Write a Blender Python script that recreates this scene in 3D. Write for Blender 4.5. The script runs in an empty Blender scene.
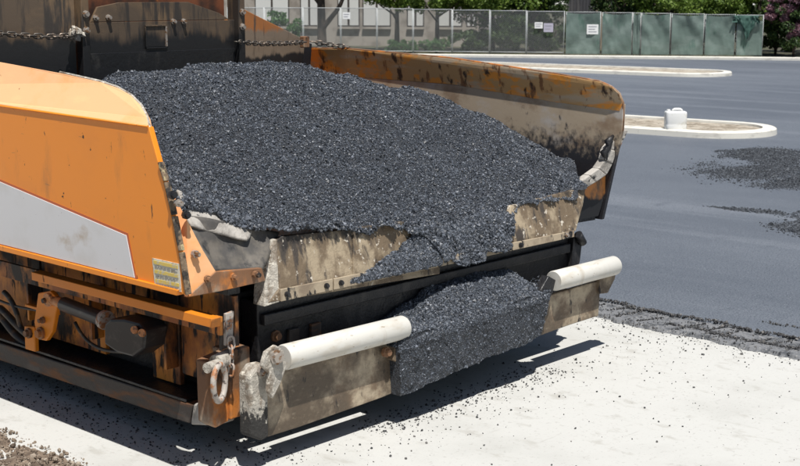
import bpy, bmesh, math, random
import numpy as np
from mathutils import Vector, Matrix

random.seed(7)
rng = np.random.default_rng(11)
sc = bpy.context.scene
COL = sc.collection

# ------------------------------------------------------------------ camera
FPX, PCX, PCY, HOR, CAMH, VPL = 1310.0, 400.0, 233.0, -5.0, 2.35, -1035.0   # in pixels of the 800 px wide photo
PITCH = math.atan((PCY - HOR) / FPX)
def _ray(x, y):
    a = (x - PCX) / FPX; b = -(y - PCY) / FPX
    return np.array([a, math.cos(PITCH) + b * math.sin(PITCH), -math.sin(PITCH) + b * math.cos(PITCH)])
_dl = _ray(VPL, HOR); _dl[2] = 0; _dl /= np.linalg.norm(_dl)
ROT = np.array([[_dl[1], -_dl[0], 0], _dl, [0, 0, 1]])
CAMP = np.array([0, 0, CAMH])
def ray(x, y): return ROT @ _ray(x, y)
def onz(x, y, z): d = ray(x, y); return d * ((z - CAMH) / d[2]) + CAMP
def onY(x, y, Y): d = ray(x, y); return d * (Y / d[1]) + CAMP
def onX(x, y, X): d = ray(x, y); return d * (X / d[0]) + CAMP
fwd = ROT @ np.array([0, math.cos(PITCH), -math.sin(PITCH)])
upv = ROT @ np.array([0, math.sin(PITCH), math.cos(PITCH)])
rgt = ROT @ np.array([1.0, 0, 0])
cam_d = bpy.data.cameras.new('camera'); cam = bpy.data.objects.new('camera', cam_d); COL.objects.link(cam)
cam.matrix_world = Matrix(((rgt[0], upv[0], -fwd[0], 0), (rgt[1], upv[1], -fwd[1], 0), (rgt[2], upv[2], -fwd[2], CAMH), (0, 0, 0, 1)))
cam_d.sensor_width = 36; cam_d.lens = FPX / 800 * 36
cam_d.clip_start = 0.1; cam_d.clip_end = 2000
cam_d.dof.use_dof = True; cam_d.dof.focus_distance = 7.6; cam_d.dof.aperture_fstop = 8
sc.camera = cam
# ------------------------------------------------------------------ light
SUNV = Vector((-0.22, -0.35, 1.0)).normalized()
w = bpy.data.worlds.new('World'); sc.world = w; w.use_nodes = True
nt = w.node_tree; nt.nodes.clear()
sky = nt.nodes.new('ShaderNodeTexSky'); sky.sky_type = 'NISHITA'; sky.sun_disc = False
sky.sun_elevation = math.asin(SUNV.z); sky.sun_rotation = math.atan2(SUNV.x, SUNV.y)
bg = nt.nodes.new('ShaderNodeBackground'); bg.inputs['Strength'].default_value = 0.05
out = nt.nodes.new('ShaderNodeOutputWorld')
nt.links.new(sky.outputs[0], bg.inputs[0]); nt.links.new(bg.outputs[0], out.inputs[0])
sd = bpy.data.lights.new('sun', 'SUN'); sd.energy = 5.0; sd.angle = math.radians(0.53); sd.color = (1, 0.97, 0.92)
so = bpy.data.objects.new('sun', sd); COL.objects.link(so)
so.rotation_euler = (-SUNV).to_track_quat('-Z', 'Y').to_euler(); so.location = (0, 0, 30)
sc.view_settings.view_transform = 'Standard'; sc.view_settings.look = 'None'
sc.view_settings.exposure = 0.29; sc.view_settings.gamma = 1
sc.render.engine = 'CYCLES'

# ------------------------------------------------------------------ materials
MATS = {}
def material(name, base, rough=0.6, metal=0.0, layers=(), bump=None, spec=0.5, island=None, trans=None, roughvar=0.0):
    """layers: dicts {col, scale(tuple), lo, hi, det, z:(z_full, z_none), amt}"""
    if name in MATS: return MATS[name]
    m = bpy.data.materials.new(name); m.use_nodes = True
    n = m.node_tree.nodes; l = m.node_tree.links
    b = n['Principled BSDF']; b.inputs['Roughness'].default_value = rough; b.inputs['Metallic'].default_value = metal
    b.inputs['Specular IOR Level'].default_value = spec
    geo = n.new('ShaderNodeNewGeometry')
    cur = None
    def rgb(c):
        r = n.new('ShaderNodeRGB'); r.outputs[0].default_value = (*c, 1); return r.outputs[0]
    def noise(scale, det=6.0, off=0.0, rg=0.6):
        mp = n.new('ShaderNodeMapping'); mp.inputs['Scale'].default_value = scale; mp.inputs['Location'].default_value = (off, off * 1.7, off * 0.3)
        l.new(geo.outputs['Position'], mp.inputs[0])
        t = n.new('ShaderNodeTexNoise'); t.inputs['Scale'].default_value = 1.0; t.inputs['Detail'].default_value = det; t.inputs['Roughness'].default_value = rg
        l.new(mp.outputs[0], t.inputs['Vector']); return t.outputs[0]
    if island:
        cr = n.new('ShaderNodeValToRGB'); el = cr.color_ramp.elements
        el[0].position = island[0][0]; el[0].color = (*island[0][1], 1); el[1].position = island[-1][0]; el[1].color = (*island[-1][1], 1)
        for p, c in island[1:-1]:
            e = el.new(p); e.color = (*c, 1)
        l.new(geo.outputs['Random Per Island'], cr.inputs[0]); cur = cr.outputs[0]
    else:
        cur = rgb(base)
    lastmask = None
    for i, L in enumerate(layers):
        s = L.get('scale', (4, 4, 4)); s = s if isinstance(s, tuple) else (s, s, s)
        fac = noise(s, L.get('det', 7.0), 3.1 * i + L.get('off', 0.0))
        if 'z' in L:
            sep = n.new('ShaderNodeSeparateXYZ'); l.new(geo.outputs['Position'], sep.inputs[0])
            mr = n.new('ShaderNodeMapRange'); mr.inputs[1].default_value = L['z'][1]; mr.inputs[2].default_value = L['z'][0]
            mr.inputs[3].default_value = -0.45; mr.inputs[4].default_value = 0.45
            l.new(sep.outputs[2], mr.inputs[0])
            ad = n.new('ShaderNodeMath'); ad.operation = 'ADD'; l.new(fac, ad.inputs[0]); l.new(mr.outputs[0], ad.inputs[1]); fac = ad.outputs[0]
        mr = n.new('ShaderNodeMapRange'); mr.interpolation_type = 'SMOOTHSTEP'
        mr.inputs[1].default_value = L.get('lo', 0.5); mr.inputs[2].default_value = L.get('hi', 0.6); mr.inputs[4].default_value = L.get('amt', 1.0)
        l.new(fac, mr.inputs[0])
        mx = n.new('ShaderNodeMix'); mx.data_type = 'RGBA'
        l.new(mr.outputs[0], mx.inputs[0]); l.new(cur, mx.inputs[6]); mx.inputs[7].default_value = (*L['col'], 1)
        cur = mx.outputs[2]
        if 'rough' in L:
            rm = n.new('ShaderNodeMix'); rm.data_type = 'FLOAT'; l.new(mr.outputs[0], rm.inputs[0])
            if lastmask is None: rm.inputs[2].default_value = rough
            else: l.new(lastmask, rm.inputs[2])
            rm.inputs[3].default_value = L['rough']; lastmask = rm.outputs[0]
    if lastmask is not None: l.new(lastmask, b.inputs['Roughness'])
    l.new(cur, b.inputs['Base Color'])
    if bump:
        prev = None
        for (s, st, dist) in bump:
            s = s if isinstance(s, tuple) else (s, s, s)
            bp = n.new('ShaderNodeBump'); bp.inputs['Strength'].default_value = st; bp.inputs['Distance'].default_value = dist
            l.new(noise(s, 5.0, 9.0), bp.inputs['Height'])
            if prev is not None: l.new(prev, bp.inputs['Normal'])
            prev = bp.outputs[0]
        l.new(prev, b.inputs['Normal'])
    if trans:
        tr = n.new('ShaderNodeBsdfTranslucent'); l.new(cur, tr.inputs[0])
        ms = n.new('ShaderNodeMixShader'); ms.inputs[0].default_value = trans
        l.new(b.outputs[0], ms.inputs[1]); l.new(tr.outputs[0], ms.inputs[2])
        l.new(ms.outputs[0], n['Material Output'].inputs[0])
    MATS[name] = m; return m

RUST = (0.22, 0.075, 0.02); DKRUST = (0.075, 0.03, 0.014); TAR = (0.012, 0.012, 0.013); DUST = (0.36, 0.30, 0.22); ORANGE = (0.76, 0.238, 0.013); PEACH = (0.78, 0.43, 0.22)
M = {}
M['orange'] = material('orange_paint', ORANGE, 0.42, layers=[
    dict(col=(0.62, 0.20, 0.025), scale=(1.5, 1.5, 2.5), lo=0.45, hi=0.75, amt=0.5),
    dict(col=(0.80, 0.36, 0.10), scale=(3, 3, 0.8), lo=0.55, hi=0.75, amt=0.35),
    dict(col=(0.30, 0.12, 0.035), scale=(3, 6, 70), lo=0.68, hi=0.72, amt=0.8, off=14.0),
    dict(col=(0.34, 0.13, 0.03), scale=(4, 5, 1.6), lo=0.60, hi=0.76, amt=0.6, off=8.0),
    dict(col=(0.16, 0.07, 0.03), scale=(26, 26, 9), lo=0.66, hi=0.71, rough=0.8, off=5.0),
    dict(col=(0.03, 0.025, 0.02), scale=(9, 14, 16), lo=0.69, hi=0.72, rough=0.8, off=2.2)], bump=[(60, 0.06, 0.003)])
M['peach'] = material('pale_orange_paint', PEACH, 0.5, layers=[  # paler, less saturated orange for the top panel and front gusset
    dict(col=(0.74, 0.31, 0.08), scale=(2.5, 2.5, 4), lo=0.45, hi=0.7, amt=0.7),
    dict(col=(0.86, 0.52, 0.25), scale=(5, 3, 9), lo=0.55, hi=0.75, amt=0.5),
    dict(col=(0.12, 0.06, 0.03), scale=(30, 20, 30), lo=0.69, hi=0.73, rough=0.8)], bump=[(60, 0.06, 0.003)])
M['underorange'] = material('rusty_orange_paint', (0.62, 0.23, 0.03), 0.55, layers=[
    dict(col=(0.26, 0.085, 0.02), scale=(5, 5, 2.5), lo=0.40, hi=0.60),
    dict(col=(0.016, 0.012, 0.010), scale=(3.2, 3.2, 1.8), lo=0.47, hi=0.58, rough=0.6),
    dict(col=(0.014, 0.011, 0.01), scale=(18, 18, 4), lo=0.54, hi=0.62, rough=0.8)], bump=[(25, 0.2, 0.01)])
M['ruststeel'] = material('rusty_steel', (0.20, 0.10, 0.05), 0.65, layers=[
    dict(col=(0.50, 0.17, 0.03), scale=(4, 4, 3), lo=0.5, hi=0.62),
    dict(col=(0.33, 0.26, 0.19), scale=(6, 6, 3), lo=0.52, hi=0.68, off=4.0),
    dict(col=TAR, scale=(9, 9, 4), lo=0.56, hi=0.64, off=8.0, rough=0.5)], bump=[(40, 0.35, 0.006)])
M['darkframe'] = material('tarred_frame_steel', (0.034, 0.026, 0.022), 0.5, layers=[
    dict(col=(0.20, 0.085, 0.032), scale=(3, 3, 16), lo=0.46, hi=0.68, rough=0.75),
    dict(col=(0.11, 0.09, 0.075), scale=(7, 3, 7), lo=0.55, hi=0.75, off=3.0)], bump=[(35, 0.3, 0.008)])
M['tar'] = material('tar_black_steel', (0.013, 0.013, 0.015), 0.38, layers=[
    dict(col=(0.045, 0.042, 0.040), scale=(9, 9, 4), lo=0.5, hi=0.7)], bump=[(40, 0.5, 0.012), (160, 0.3, 0.004)])
M['tan'] = material('dusty_hopper_steel', (0.335, 0.27, 0.185), 0.62, layers=[
    dict(col=(0.15, 0.11, 0.07), scale=(6, 6, 5), lo=0.40, hi=0.56),
    dict(col=(0.055, 0.045, 0.037), scale=(16, 16, 2.2), lo=0.52, hi=0.64, off=3.0),  # dark vertical streaks: plate stain plus painted-in drip shadows of the high sun
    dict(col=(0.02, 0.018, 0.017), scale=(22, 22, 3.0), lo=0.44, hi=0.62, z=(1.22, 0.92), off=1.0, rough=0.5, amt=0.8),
    dict(col=(0.55, 0.50, 0.42), scale=(22, 22, 22), lo=0.60, hi=0.66, off=6.0)], bump=[(30, 0.5, 0.012), (110, 0.4, 0.004)])
M['lipstrip'] = material('dusty_lip_steel', (0.36, 0.295, 0.21), 0.6, layers=[
    dict(col=(0.22, 0.17, 0.12), scale=(6, 6, 6), lo=0.45, hi=0.65),
    dict(col=TAR, scale=(14, 14, 5), lo=0.57, hi=0.63, off=3.0, rough=0.5)], bump=[(50, 0.4, 0.006)])
M['plate'] = material('bitumen_stained_plate', (0.42, 0.345, 0.245), 0.6, layers=[
    dict(col=(0.16, 0.11, 0.07), scale=(5, 5, 5), lo=0.42, hi=0.6),
    dict(col=(0.10, 0.074, 0.050), scale=(4, 4, 4), lo=0.38, hi=0.60, off=2.4),
    dict(col=(0.30, 0.25, 0.18), scale=(24, 24, 40), lo=0.56, hi=0.70, off=11.0, amt=0.4),
    dict(col=(0.02, 0.017, 0.015), scale=(20, 20, 6), lo=0.60, hi=0.68, off=4.0)], bump=[(45, 0.5, 0.008), (200, 0.3, 0.003)])
M['crust'] = material('dust_crusted_steel', (0.40, 0.37, 0.32), 0.8, layers=[
    dict(col=(0.20, 0.16, 0.12), scale=(14, 14, 8), lo=0.45, hi=0.62),
    dict(col=(0.62, 0.58, 0.50), scale=(30, 30, 30), lo=0.52, hi=0.66, off=2.0),
    dict(col=(0.03, 0.028, 0.026), scale=(36, 36, 22), lo=0.52, hi=0.62, z=(0.18, 0.50), off=5.0)], bump=[(40, 0.7, 0.02), (130, 0.5, 0.006)])
M['roller'] = material('chalky_white_roller_steel', (0.57, 0.555, 0.51), 0.55, layers=[
    dict(col=(0.47, 0.43, 0.36), scale=(5, 14, 14), lo=0.48, hi=0.66, amt=0.7),
    dict(col=(0.36, 0.30, 0.22), scale=(7, 1.5, 1.5), lo=0.56, hi=0.72, off=21.0, amt=0.45),
    dict(col=(0.30, 0.24, 0.17), scale=(22, 40, 40), lo=0.62, hi=0.70, off=3.0),
    dict(col=(0.10, 0.09, 0.08), scale=(50, 50, 50), lo=0.69, hi=0.73, off=7.0)], bump=[(70, 0.2, 0.003)])
M['rearwall'] = material('sooty_rear_wall_steel', (0.095, 0.068, 0.046), 0.42, layers=[
    dict(col=(0.16, 0.105, 0.06), scale=(3, 3, 6), lo=0.45, hi=0.7),
    dict(col=(0.04, 0.033, 0.028), scale=(14, 14, 1.8), lo=0.50, hi=0.62, off=2.0),
    dict(col=(0.013, 0.013, 0.014), scale=(8, 8, 2.0), lo=0.45, hi=0.75, z=(1.98, 2.20), off=5.0, rough=0.35)], bump=[(20, 0.15, 0.01)])
M['rearlow'] = material('tar_coated_lower_wall', (0.011, 0.011, 0.012), 0.36, layers=[
    dict(col=(0.05, 0.047, 0.043), scale=(10, 10, 3), lo=0.55, hi=0.72, amt=0.7),
    dict(col=(0.22, 0.21, 0.20), scale=(160, 160, 160), lo=0.70, hi=0.74, off=4.0)], bump=[(30, 0.3, 0.01)])
M['rearrust'] = material('red_rust_upper_plate', (0.17, 0.055, 0.022), 0.6, layers=[
    dict(col=(0.035, 0.018, 0.012), scale=(3, 3, 2), lo=0.42, hi=0.62),
    dict(col=(0.45, 0.15, 0.03), scale=(9, 9, 5), lo=0.60, hi=0.70, off=3.0)])
M['wingend'] = material('rust_bleached_end_panel', (0.27, 0.20, 0.14), 0.55, layers=[
    dict(col=(0.46, 0.17, 0.045), scale=(5, 5, 3), lo=0.42, hi=0.60, z=(2.20, 1.98)),
    dict(col=(0.10, 0.07, 0.05), scale=(9, 9, 2), lo=0.54, hi=0.68, off=3.0),
    dict(col=(0.016, 0.015, 0.015), scale=(6, 6, 3), lo=0.48, hi=0.7, z=(1.84, 1.97), off=3.0)], bump=[(30, 0.2, 0.006)])  # black lower part paints in the shade below the chain
M['wingin'] = material('worn_wing_inside_upper', (0.50, 0.30, 0.13), 0.55, layers=[
    dict(col=(0.74, 0.29, 0.045), scale=(5, 4, 7), lo=0.48, hi=0.55),
    dict(col=(0.48, 0.37, 0.25), scale=(4, 2, 9), lo=0.48, hi=0.62, off=7.0),
    dict(col=(0.22, 0.10, 0.04), scale=(12, 11, 5), lo=0.55, hi=0.64, off=1.0),
    dict(col=(0.05, 0.03, 0.02), scale=(9, 9, 5), lo=0.60, hi=0.68, off=3.0, rough=0.6)], bump=[(35, 0.25, 0.006)])
M['winglow'] = material('scoured_wing_inside_lower', (0.44, 0.355, 0.26), 0.42, metal=0.15, layers=[
    dict(col=(0.28, 0.20, 0.135), scale=(2, 3, 5), lo=0.45, hi=0.65),
    dict(col=(0.46, 0.42, 0.38), scale=(3, 3, 5), lo=0.5, hi=0.7, off=2.0),
    dict(col=(0.06, 0.055, 0.055), scale=(11, 11, 7), lo=0.62, hi=0.72, off=4.0),
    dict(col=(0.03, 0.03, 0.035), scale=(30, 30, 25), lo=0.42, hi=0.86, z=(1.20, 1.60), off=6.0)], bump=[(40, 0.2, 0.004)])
M['whitepanel'] = material('grey_white_stripe_paint', (0.60, 0.60, 0.61), 0.45, layers=[
    dict(col=(0.50, 0.49, 0.47), scale=(2, 3, 3), lo=0.45, hi=0.7, amt=0.6),
    dict(col=(0.30, 0.19, 0.07), scale=(1.6, 1.6, 2.2), lo=0.62, hi=0.74, amt=0.7),
    dict(col=(0.12, 0.11, 0.10), scale=(60, 60, 60), lo=0.70, hi=0.73)])
M['decal'] = material('pale_decal', (0.60, 0.57, 0.47), 0.5, layers=[dict(col=(0.38, 0.31, 0.2), scale=30, lo=0.5, hi=0.65)])
M['decalyellow'] = material('faded_yellow_print', (0.62, 0.46, 0.10), 0.5, layers=[dict(col=(0.5, 0.45, 0.32), scale=50, lo=0.5, hi=0.6)])
M['decalgrey'] = material('faded_grey_print', (0.25, 0.24, 0.22), 0.5)
M['edgestrip'] = material('worn_edge_rubber', (0.17, 0.12, 0.075), 0.7, layers=[dict(col=(0.42, 0.36, 0.20), scale=(30, 30, 12), lo=0.55, hi=0.62), dict(col=(0.03, 0.025, 0.02), scale=(24, 24, 18), lo=0.48, hi=0.58, off=3.0)], bump=[(60, 0.8, 0.01)])
M['bolt'] = material('worn_bolt_steel', (0.38, 0.34, 0.30), 0.45, metal=0.5, layers=[dict(col=(0.22, 0.12, 0.06), scale=40, lo=0.5, hi=0.6)])
M['chain'] = material('oily_chain_steel', (0.085, 0.075, 0.065), 0.4, metal=0.4, layers=[dict(col=(0.28, 0.22, 0.17), scale=30, lo=0.5, hi=0.62)])
M['shackle'] = material('dusty_shackle_steel', (0.40, 0.36, 0.32), 0.6, layers=[
    dict(col=(0.36, 0.16, 0.07), scale=25, lo=0.5, hi=0.6), dict(col=(0.10, 0.08, 0.07), scale=40, lo=0.56, hi=0.64, off=3.0)], bump=[(60, 0.4, 0.005)])
M['rubber'] = material('black_cylinder_enamel', (0.022, 0.021, 0.022), 0.42, layers=[dict(col=(0.085, 0.075, 0.065), scale=(9, 9, 14), lo=0.5, hi=0.72)], bump=[(50, 0.15, 0.003)])
M['hose'] = material('hose_rubber', (0.03, 0.026, 0.022), 0.5, layers=[dict(col=(0.16, 0.09, 0.04), scale=12, lo=0.5, hi=0.65)])
M['copper'] = material('orange_fitting_paint', (0.58, 0.25, 0.09), 0.45, layers=[dict(col=(0.2, 0.1, 0.05), scale=40, lo=0.52, hi=0.62)])
M['apron'] = material('dust_grey_apron', (0.40, 0.375, 0.34), 0.75, layers=[
    dict(col=(0.25, 0.23, 0.205), scale=(8, 8, 8), lo=0.45, hi=0.62),
    dict(col=(0.03, 0.03, 0.03), scale=(15, 15, 15), lo=0.60, hi=0.66, off=3.0)], bump=[(20, 0.5, 0.02), (90, 0.4, 0.005)])
M['apronlow'] = material('shaded_rubber_apron', (0.075, 0.070, 0.065), 0.6, layers=[  # shade on the lower apron painted as a darker colour
    dict(col=(0.14, 0.125, 0.105), scale=(6, 6, 6), lo=0.45, hi=0.65), dict(col=(0.03, 0.03, 0.03), scale=(9, 9, 5), lo=0.55, hi=0.68, off=2.0)], bump=[(30, 0.4, 0.008)])
M['grain'] = material('fresh_asphalt_grain', (0.05, 0.05, 0.05), 0.5, spec=0.5, island=[(0.0, (0.017, 0.020, 0.025)), (0.5, (0.049, 0.057, 0.071)), (0.85, (0.098, 0.112, 0.136)), (1.0, (0.15, 0.165, 0.195))])
M['mass'] = material('fresh_asphalt_mass', (0.042, 0.050, 0.064), 0.5, layers=[dict(col=(0.018, 0.020, 0.025), scale=70, lo=0.4, hi=0.6), dict(col=(0.085, 0.09, 0.10), scale=120, lo=0.58, hi=0.66)], bump=[(90, 1.0, 0.015), (220, 0.8, 0.006)])
M['crumb'] = material('loose_asphalt_crumb', (0.05, 0.05, 0.05), 0.6, island=[(0.0, (0.02, 0.02, 0.022)), (0.8, (0.06, 0.06, 0.062)), (1.0, (0.16, 0.15, 0.14))])
M['darkgrit'] = material('dark_loose_grit', (0.04, 0.04, 0.045), 0.75, spec=0.3, island=[(0.0, (0.022, 0.025, 0.030)), (0.7, (0.050, 0.056, 0.066)), (1.0, (0.105, 0.115, 0.13))])
M['concrete'] = material('pale_concrete', (0.48, 0.478, 0.455), 0.85, layers=[
    dict(col=(0.40, 0.398, 0.375), scale=(0.9, 0.9, 1), lo=0.42, hi=0.7, amt=0.8),
    dict(col=(0.36, 0.35, 0.32), scale=(9, 5, 5), lo=0.55, hi=0.72, amt=0.75, off=3.0),
    dict(col=(0.30, 0.29, 0.27), scale=(1.2, 14, 4), lo=0.66, hi=0.74, amt=0.35, off=17.0),
    dict(col=(0.33, 0.32, 0.30), scale=(45, 45, 45), lo=0.58, hi=0.68, amt=0.6, off=5.0),
    dict(col=(0.20, 0.195, 0.19), scale=(140, 140, 140), lo=0.66, hi=0.71, amt=0.8, off=8.0)], bump=[(120, 0.25, 0.004), (14, 0.12, 0.01)])
M['asphalt'] = material('rolled_asphalt', (0.132, 0.148, 0.174), 0.60, spec=0.4, layers=[
    dict(col=(0.100, 0.114, 0.138), scale=(0.35, 0.12, 1), lo=0.40, hi=0.65),
    dict(col=(0.175, 0.192, 0.220), scale=(1.6, 0.12, 1), lo=0.50, hi=0.68, off=3.0, amt=0.75),
    dict(col=(0.085, 0.098, 0.120), scale=(3.5, 3.5, 1), lo=0.55, hi=0.75, off=13.0, amt=0.6),
    dict(col=(0.050, 0.060, 0.078), scale=(70, 70, 70), lo=0.50, hi=0.62, off=6.0, amt=0.85),
    dict(col=(0.30, 0.32, 0.35), scale=(85, 85, 85), lo=0.62, hi=0.70, off=9.0)], bump=[(110, 0.9, 0.008), (260, 0.5, 0.003)])
M['coarse'] = material('coarse_dark_asphalt', (0.042, 0.046, 0.053), 0.8, spec=0.25, layers=[
    dict(col=(0.085, 0.092, 0.105), scale=(14, 14, 14), lo=0.52, hi=0.66), dict(col=(0.018, 0.019, 0.021), scale=(30, 30, 30), lo=0.52, hi=0.62, off=3.0)], bump=[(40, 1.0, 0.03), (120, 0.8, 0.008)])
M['joint'] = material('crumbly_asphalt_edge', (0.16, 0.165, 0.175), 0.8, spec=0.3, layers=[
    dict(col=(0.07, 0.075, 0.083), scale=(12, 12, 12), lo=0.45, hi=0.65), dict(col=(0.28, 0.275, 0.265), scale=(60, 60, 60), lo=0.56, hi=0.66, off=4.0)], bump=[(60, 0.5, 0.008), (180, 0.5, 0.004)])
M['kerb'] = material('white_kerb_concrete', (0.62, 0.60, 0.54), 0.85, layers=[
    dict(col=(0.44, 0.42, 0.38), scale=(3, 3, 8), lo=0.5, hi=0.7), dict(col=(0.25, 0.24, 0.22), scale=(25, 25, 25), lo=0.64, hi=0.7)])
M['islandsoil'] = material('sandy_island_fill', (0.42, 0.37, 0.30), 0.95, layers=[
    dict(col=(0.24, 0.20, 0.15), scale=(4, 4, 4), lo=0.45, hi=0.62), dict(col=(0.12, 0.10, 0.08), scale=(14, 14, 14), lo=0.56, hi=0.66)], bump=[(20, 0.8, 0.04)])
M['soil'] = material('dry_brown_soil', (0.20, 0.15, 0.11), 0.95, layers=[
    dict(col=(0.11, 0.08, 0.058), scale=(9, 9, 9), lo=0.45, hi=0.62), dict(col=(0.33, 0.28, 0.22), scale=(16, 16, 16), lo=0.56, hi=0.68, off=4.0)], bump=[(30, 0.8, 0.03)])
M['clod'] = material('dry_soil_clod', (0.2, 0.15, 0.1), 0.95, island=[(0.0, (0.10, 0.075, 0.055)), (0.6, (0.20, 0.155, 0.115)), (1.0, (0.36, 0.31, 0.25))])
M['bed'] = material('planting_bed_mulch', (0.055, 0.05, 0.032), 0.95, layers=[dict(col=(0.07, 0.085, 0.03), scale=2.5, lo=0.5, hi=0.65)])
M['galv'] = material('galvanised_fence_pipe', (0.36, 0.38, 0.38), 0.5, metal=0.0, layers=[dict(col=(0.42, 0.43, 0.43), scale=6, lo=0.5, hi=0.65)])
M['wire'] = material('galvanised_wire', (0.26, 0.275, 0.275), 0.6, metal=0.0, spec=0.3)
M['screen'] = material('green_privacy_mesh', (0.125, 0.175, 0.155), 0.75, layers=[
    dict(col=(0.165, 0.215, 0.195), scale=(1.2, 1.2, 2.5), lo=0.45, hi=0.65), dict(col=(0.075, 0.135, 0.11), scale=(2.5, 2.5, 1.0), lo=0.55, hi=0.7, off=3.0)], bump=[(3, 0.4, 0.05)], trans=0.15)
M['sign'] = material('white_sign_board', (0.75, 0.75, 0.74), 0.5)
M['signgrey'] = material('grey_lilac_sign_board', (0.42, 0.40, 0.48), 0.5)
M['print'] = material('faded_sign_print', (0.30, 0.30, 0.33), 0.6)
M['plastic'] = material('white_hdpe_plastic', (0.80, 0.80, 0.78), 0.4, trans=0.1, layers=[dict(col=(0.66, 0.64, 0.58), scale=7, lo=0.55, hi=0.72)])
M['bark'] = material('grey_brown_bark', (0.085, 0.062, 0.048), 0.9, layers=[dict(col=(0.035, 0.028, 0.023), scale=(16, 16, 3), lo=0.45, hi=0.6)], bump=[((20, 20, 4), 0.8, 0.03)])
def leafmat(n_, a, b_, c): return material(n_, a, 0.5, island=[(0.0, a), (0.55, b_), (1.0, c)], trans=0.35, spec=0.35)
M['leaf'] = leafmat('tree_leaf_green', (0.06, 0.11, 0.018), (0.135, 0.215, 0.035), (0.24, 0.33, 0.07))
M['leafdark'] = leafmat('shrub_leaf_dark', (0.022, 0.045, 0.014), (0.045, 0.085, 0.024), (0.09, 0.14, 0.035))
M['leafblue'] = leafmat('bush_leaf_fresh', (0.045, 0.11, 0.035), (0.075, 0.17, 0.055), (0.14, 0.26, 0.09))
M['petal'] = material('mauve_blossom', (0.3, 0.15, 0.25), 0.6, island=[(0.0, (0.13, 0.05, 0.065)), (0.6, (0.26, 0.13, 0.165)), (1.0, (0.46, 0.32, 0.36))], trans=0.3)
M['stucco'] = material('beige_grey_stucco', (0.36, 0.325, 0.285), 0.9, layers=[dict(col=(0.24, 0.21, 0.18), scale=1.5, lo=0.45, hi=0.65)])
M['trim'] = material('dark_bronze_window_frame', (0.06, 0.05, 0.045), 0.5)
M['blind'] = material('white_window_blind', (0.62, 0.62, 0.60), 0.7)
M['glass'] = material('window_glass', (0.30, 0.33, 0.34), 0.05, spec=0.7)
M['siding'] = material('charcoal_board_siding', (0.050, 0.050, 0.056), 0.7, layers=[dict(col=(0.08, 0.078, 0.08), scale=(4, 4, 0.8), lo=0.5, hi=0.65)])
M['siding2'] = material('tan_board_siding', (0.30, 0.245, 0.18), 0.8)
M['roof'] = material('brown_roof_shingle', (0.10, 0.075, 0.06), 0.9, layers=[dict(col=(0.16, 0.12, 0.09), scale=8, lo=0.5, hi=0.6)])

# ------------------------------------------------------------------ helpers
def place(o, parent):
    COL.objects.link(o)
    if parent is not None:
        o.parent = parent
        t = parent.location.copy() if parent.parent is None else Vector((0, 0, 0))   # parts already stand in world space
        o.matrix_parent_inverse = Matrix.Translation(-t)
    return o
def tag(o, label=None, cat=None, group=None, kind=None):
    if label: o['label'] = label
    if cat: o['category'] = cat
    if group: o['group'] = group
    if kind: o['kind'] = kind
    return o
def empty(name, loc, label, cat, group=None):
    o = bpy.data.objects.new(name, None); o.location = loc; COL.objects.link(o); o.empty_display_size = 0.2
    return tag(o, label, cat, group)
def finish(name, me, mat, parent, bevel=0.0, smooth=False):
    me.materials.append(M[mat] if isinstance(mat, str) else mat)
    me.polygons.foreach_set('use_smooth', [bool(smooth)] * len(me.polygons))
    o = bpy.data.objects.new(name, me)
    place(o, parent)
    if bevel > 0:
        b = o.modifiers.new('bevel', 'BEVEL'); b.width = bevel; b.segments = 2; b.limit_method = 'ANGLE'; b.angle_limit = math.radians(35)
    return o
def pymesh(name, v, f, mat, parent=None, bevel=0.0, smooth=False):
    me = bpy.data.meshes.new(name); me.from_pydata([tuple(map(float, q)) for q in v], [], f); me.validate(); me.update()
    bm = bmesh.new(); bm.from_mesh(me); bmesh.ops.recalc_face_normals(bm, faces=bm.faces); bm.to_mesh(me); bm.free()
    return finish(name, me, mat, parent, bevel, smooth)
def fast(name, v, tris, mat, parent=None, smooth=False):
    me = bpy.data.meshes.new(name); v = np.asarray(v, np.float32); tris = np.asarray(tris, np.int32); k = tris.shape[1]
    me.vertices.add(len(v)); me.vertices.foreach_set('co', v.ravel())
    me.loops.add(tris.size); me.loops.foreach_set('vertex_index', tris.ravel())
    me.polygons.add(len(tris)); me.polygons.foreach_set('loop_start', np.arange(0, tris.size, k, dtype=np.int32)); me.polygons.foreach_set('loop_total', np.full(len(tris), k, np.int32))
    me.update(calc_edges=True); me.validate()
    return finish(name, me, mat, parent, 0, smooth)
def slab(name, pts, ext, mat, parent=None, bevel=0.004):
    """polygon pts extruded by vector ext"""
    n = len(pts); e = np.array(ext, float)
    v = [np.array(p, float) for p in pts] + [np.array(p, float) + e for p in pts]
    f = [list(range(n)), list(range(2 * n - 1, n - 1, -1))] + [[i, (i + 1) % n, n + (i + 1) % n, n + i] for i in range(n)]
    return pymesh(name, v, f, mat, parent, bevel)
def box(name, lo, hi, mat, parent=None, bevel=0.006):
    x0, y0, z0 = lo; x1, y1, z1 = hi
    return slab(name, [(x0, y0, z0), (x1, y0, z0), (x1, y1, z0), (x0, y1, z0)], (0, 0, z1 - z0), mat, parent, bevel)
def frames(pts, closed=False):
    pts = [Vector(p) for p in pts]; n = len(pts); T = []
    for i in range(n):
        a = pts[(i - 1) % n] if closed or i > 0 else pts[i]
        b = pts[(i + 1) % n] if closed or i < n - 1 else pts[i]
        T.append((b - a).normalized())
    up = Vector((0, 0, 1)) if abs(T[0].z) < 0.9 else Vector((1, 0, 0))
    N = []; prev = (up - T[0] * up.dot(T[0])).normalized()
    for t in T:
        prev = (prev - t * prev.dot(t)).normalized(); N.append(prev.copy())
    return pts, T, N
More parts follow.
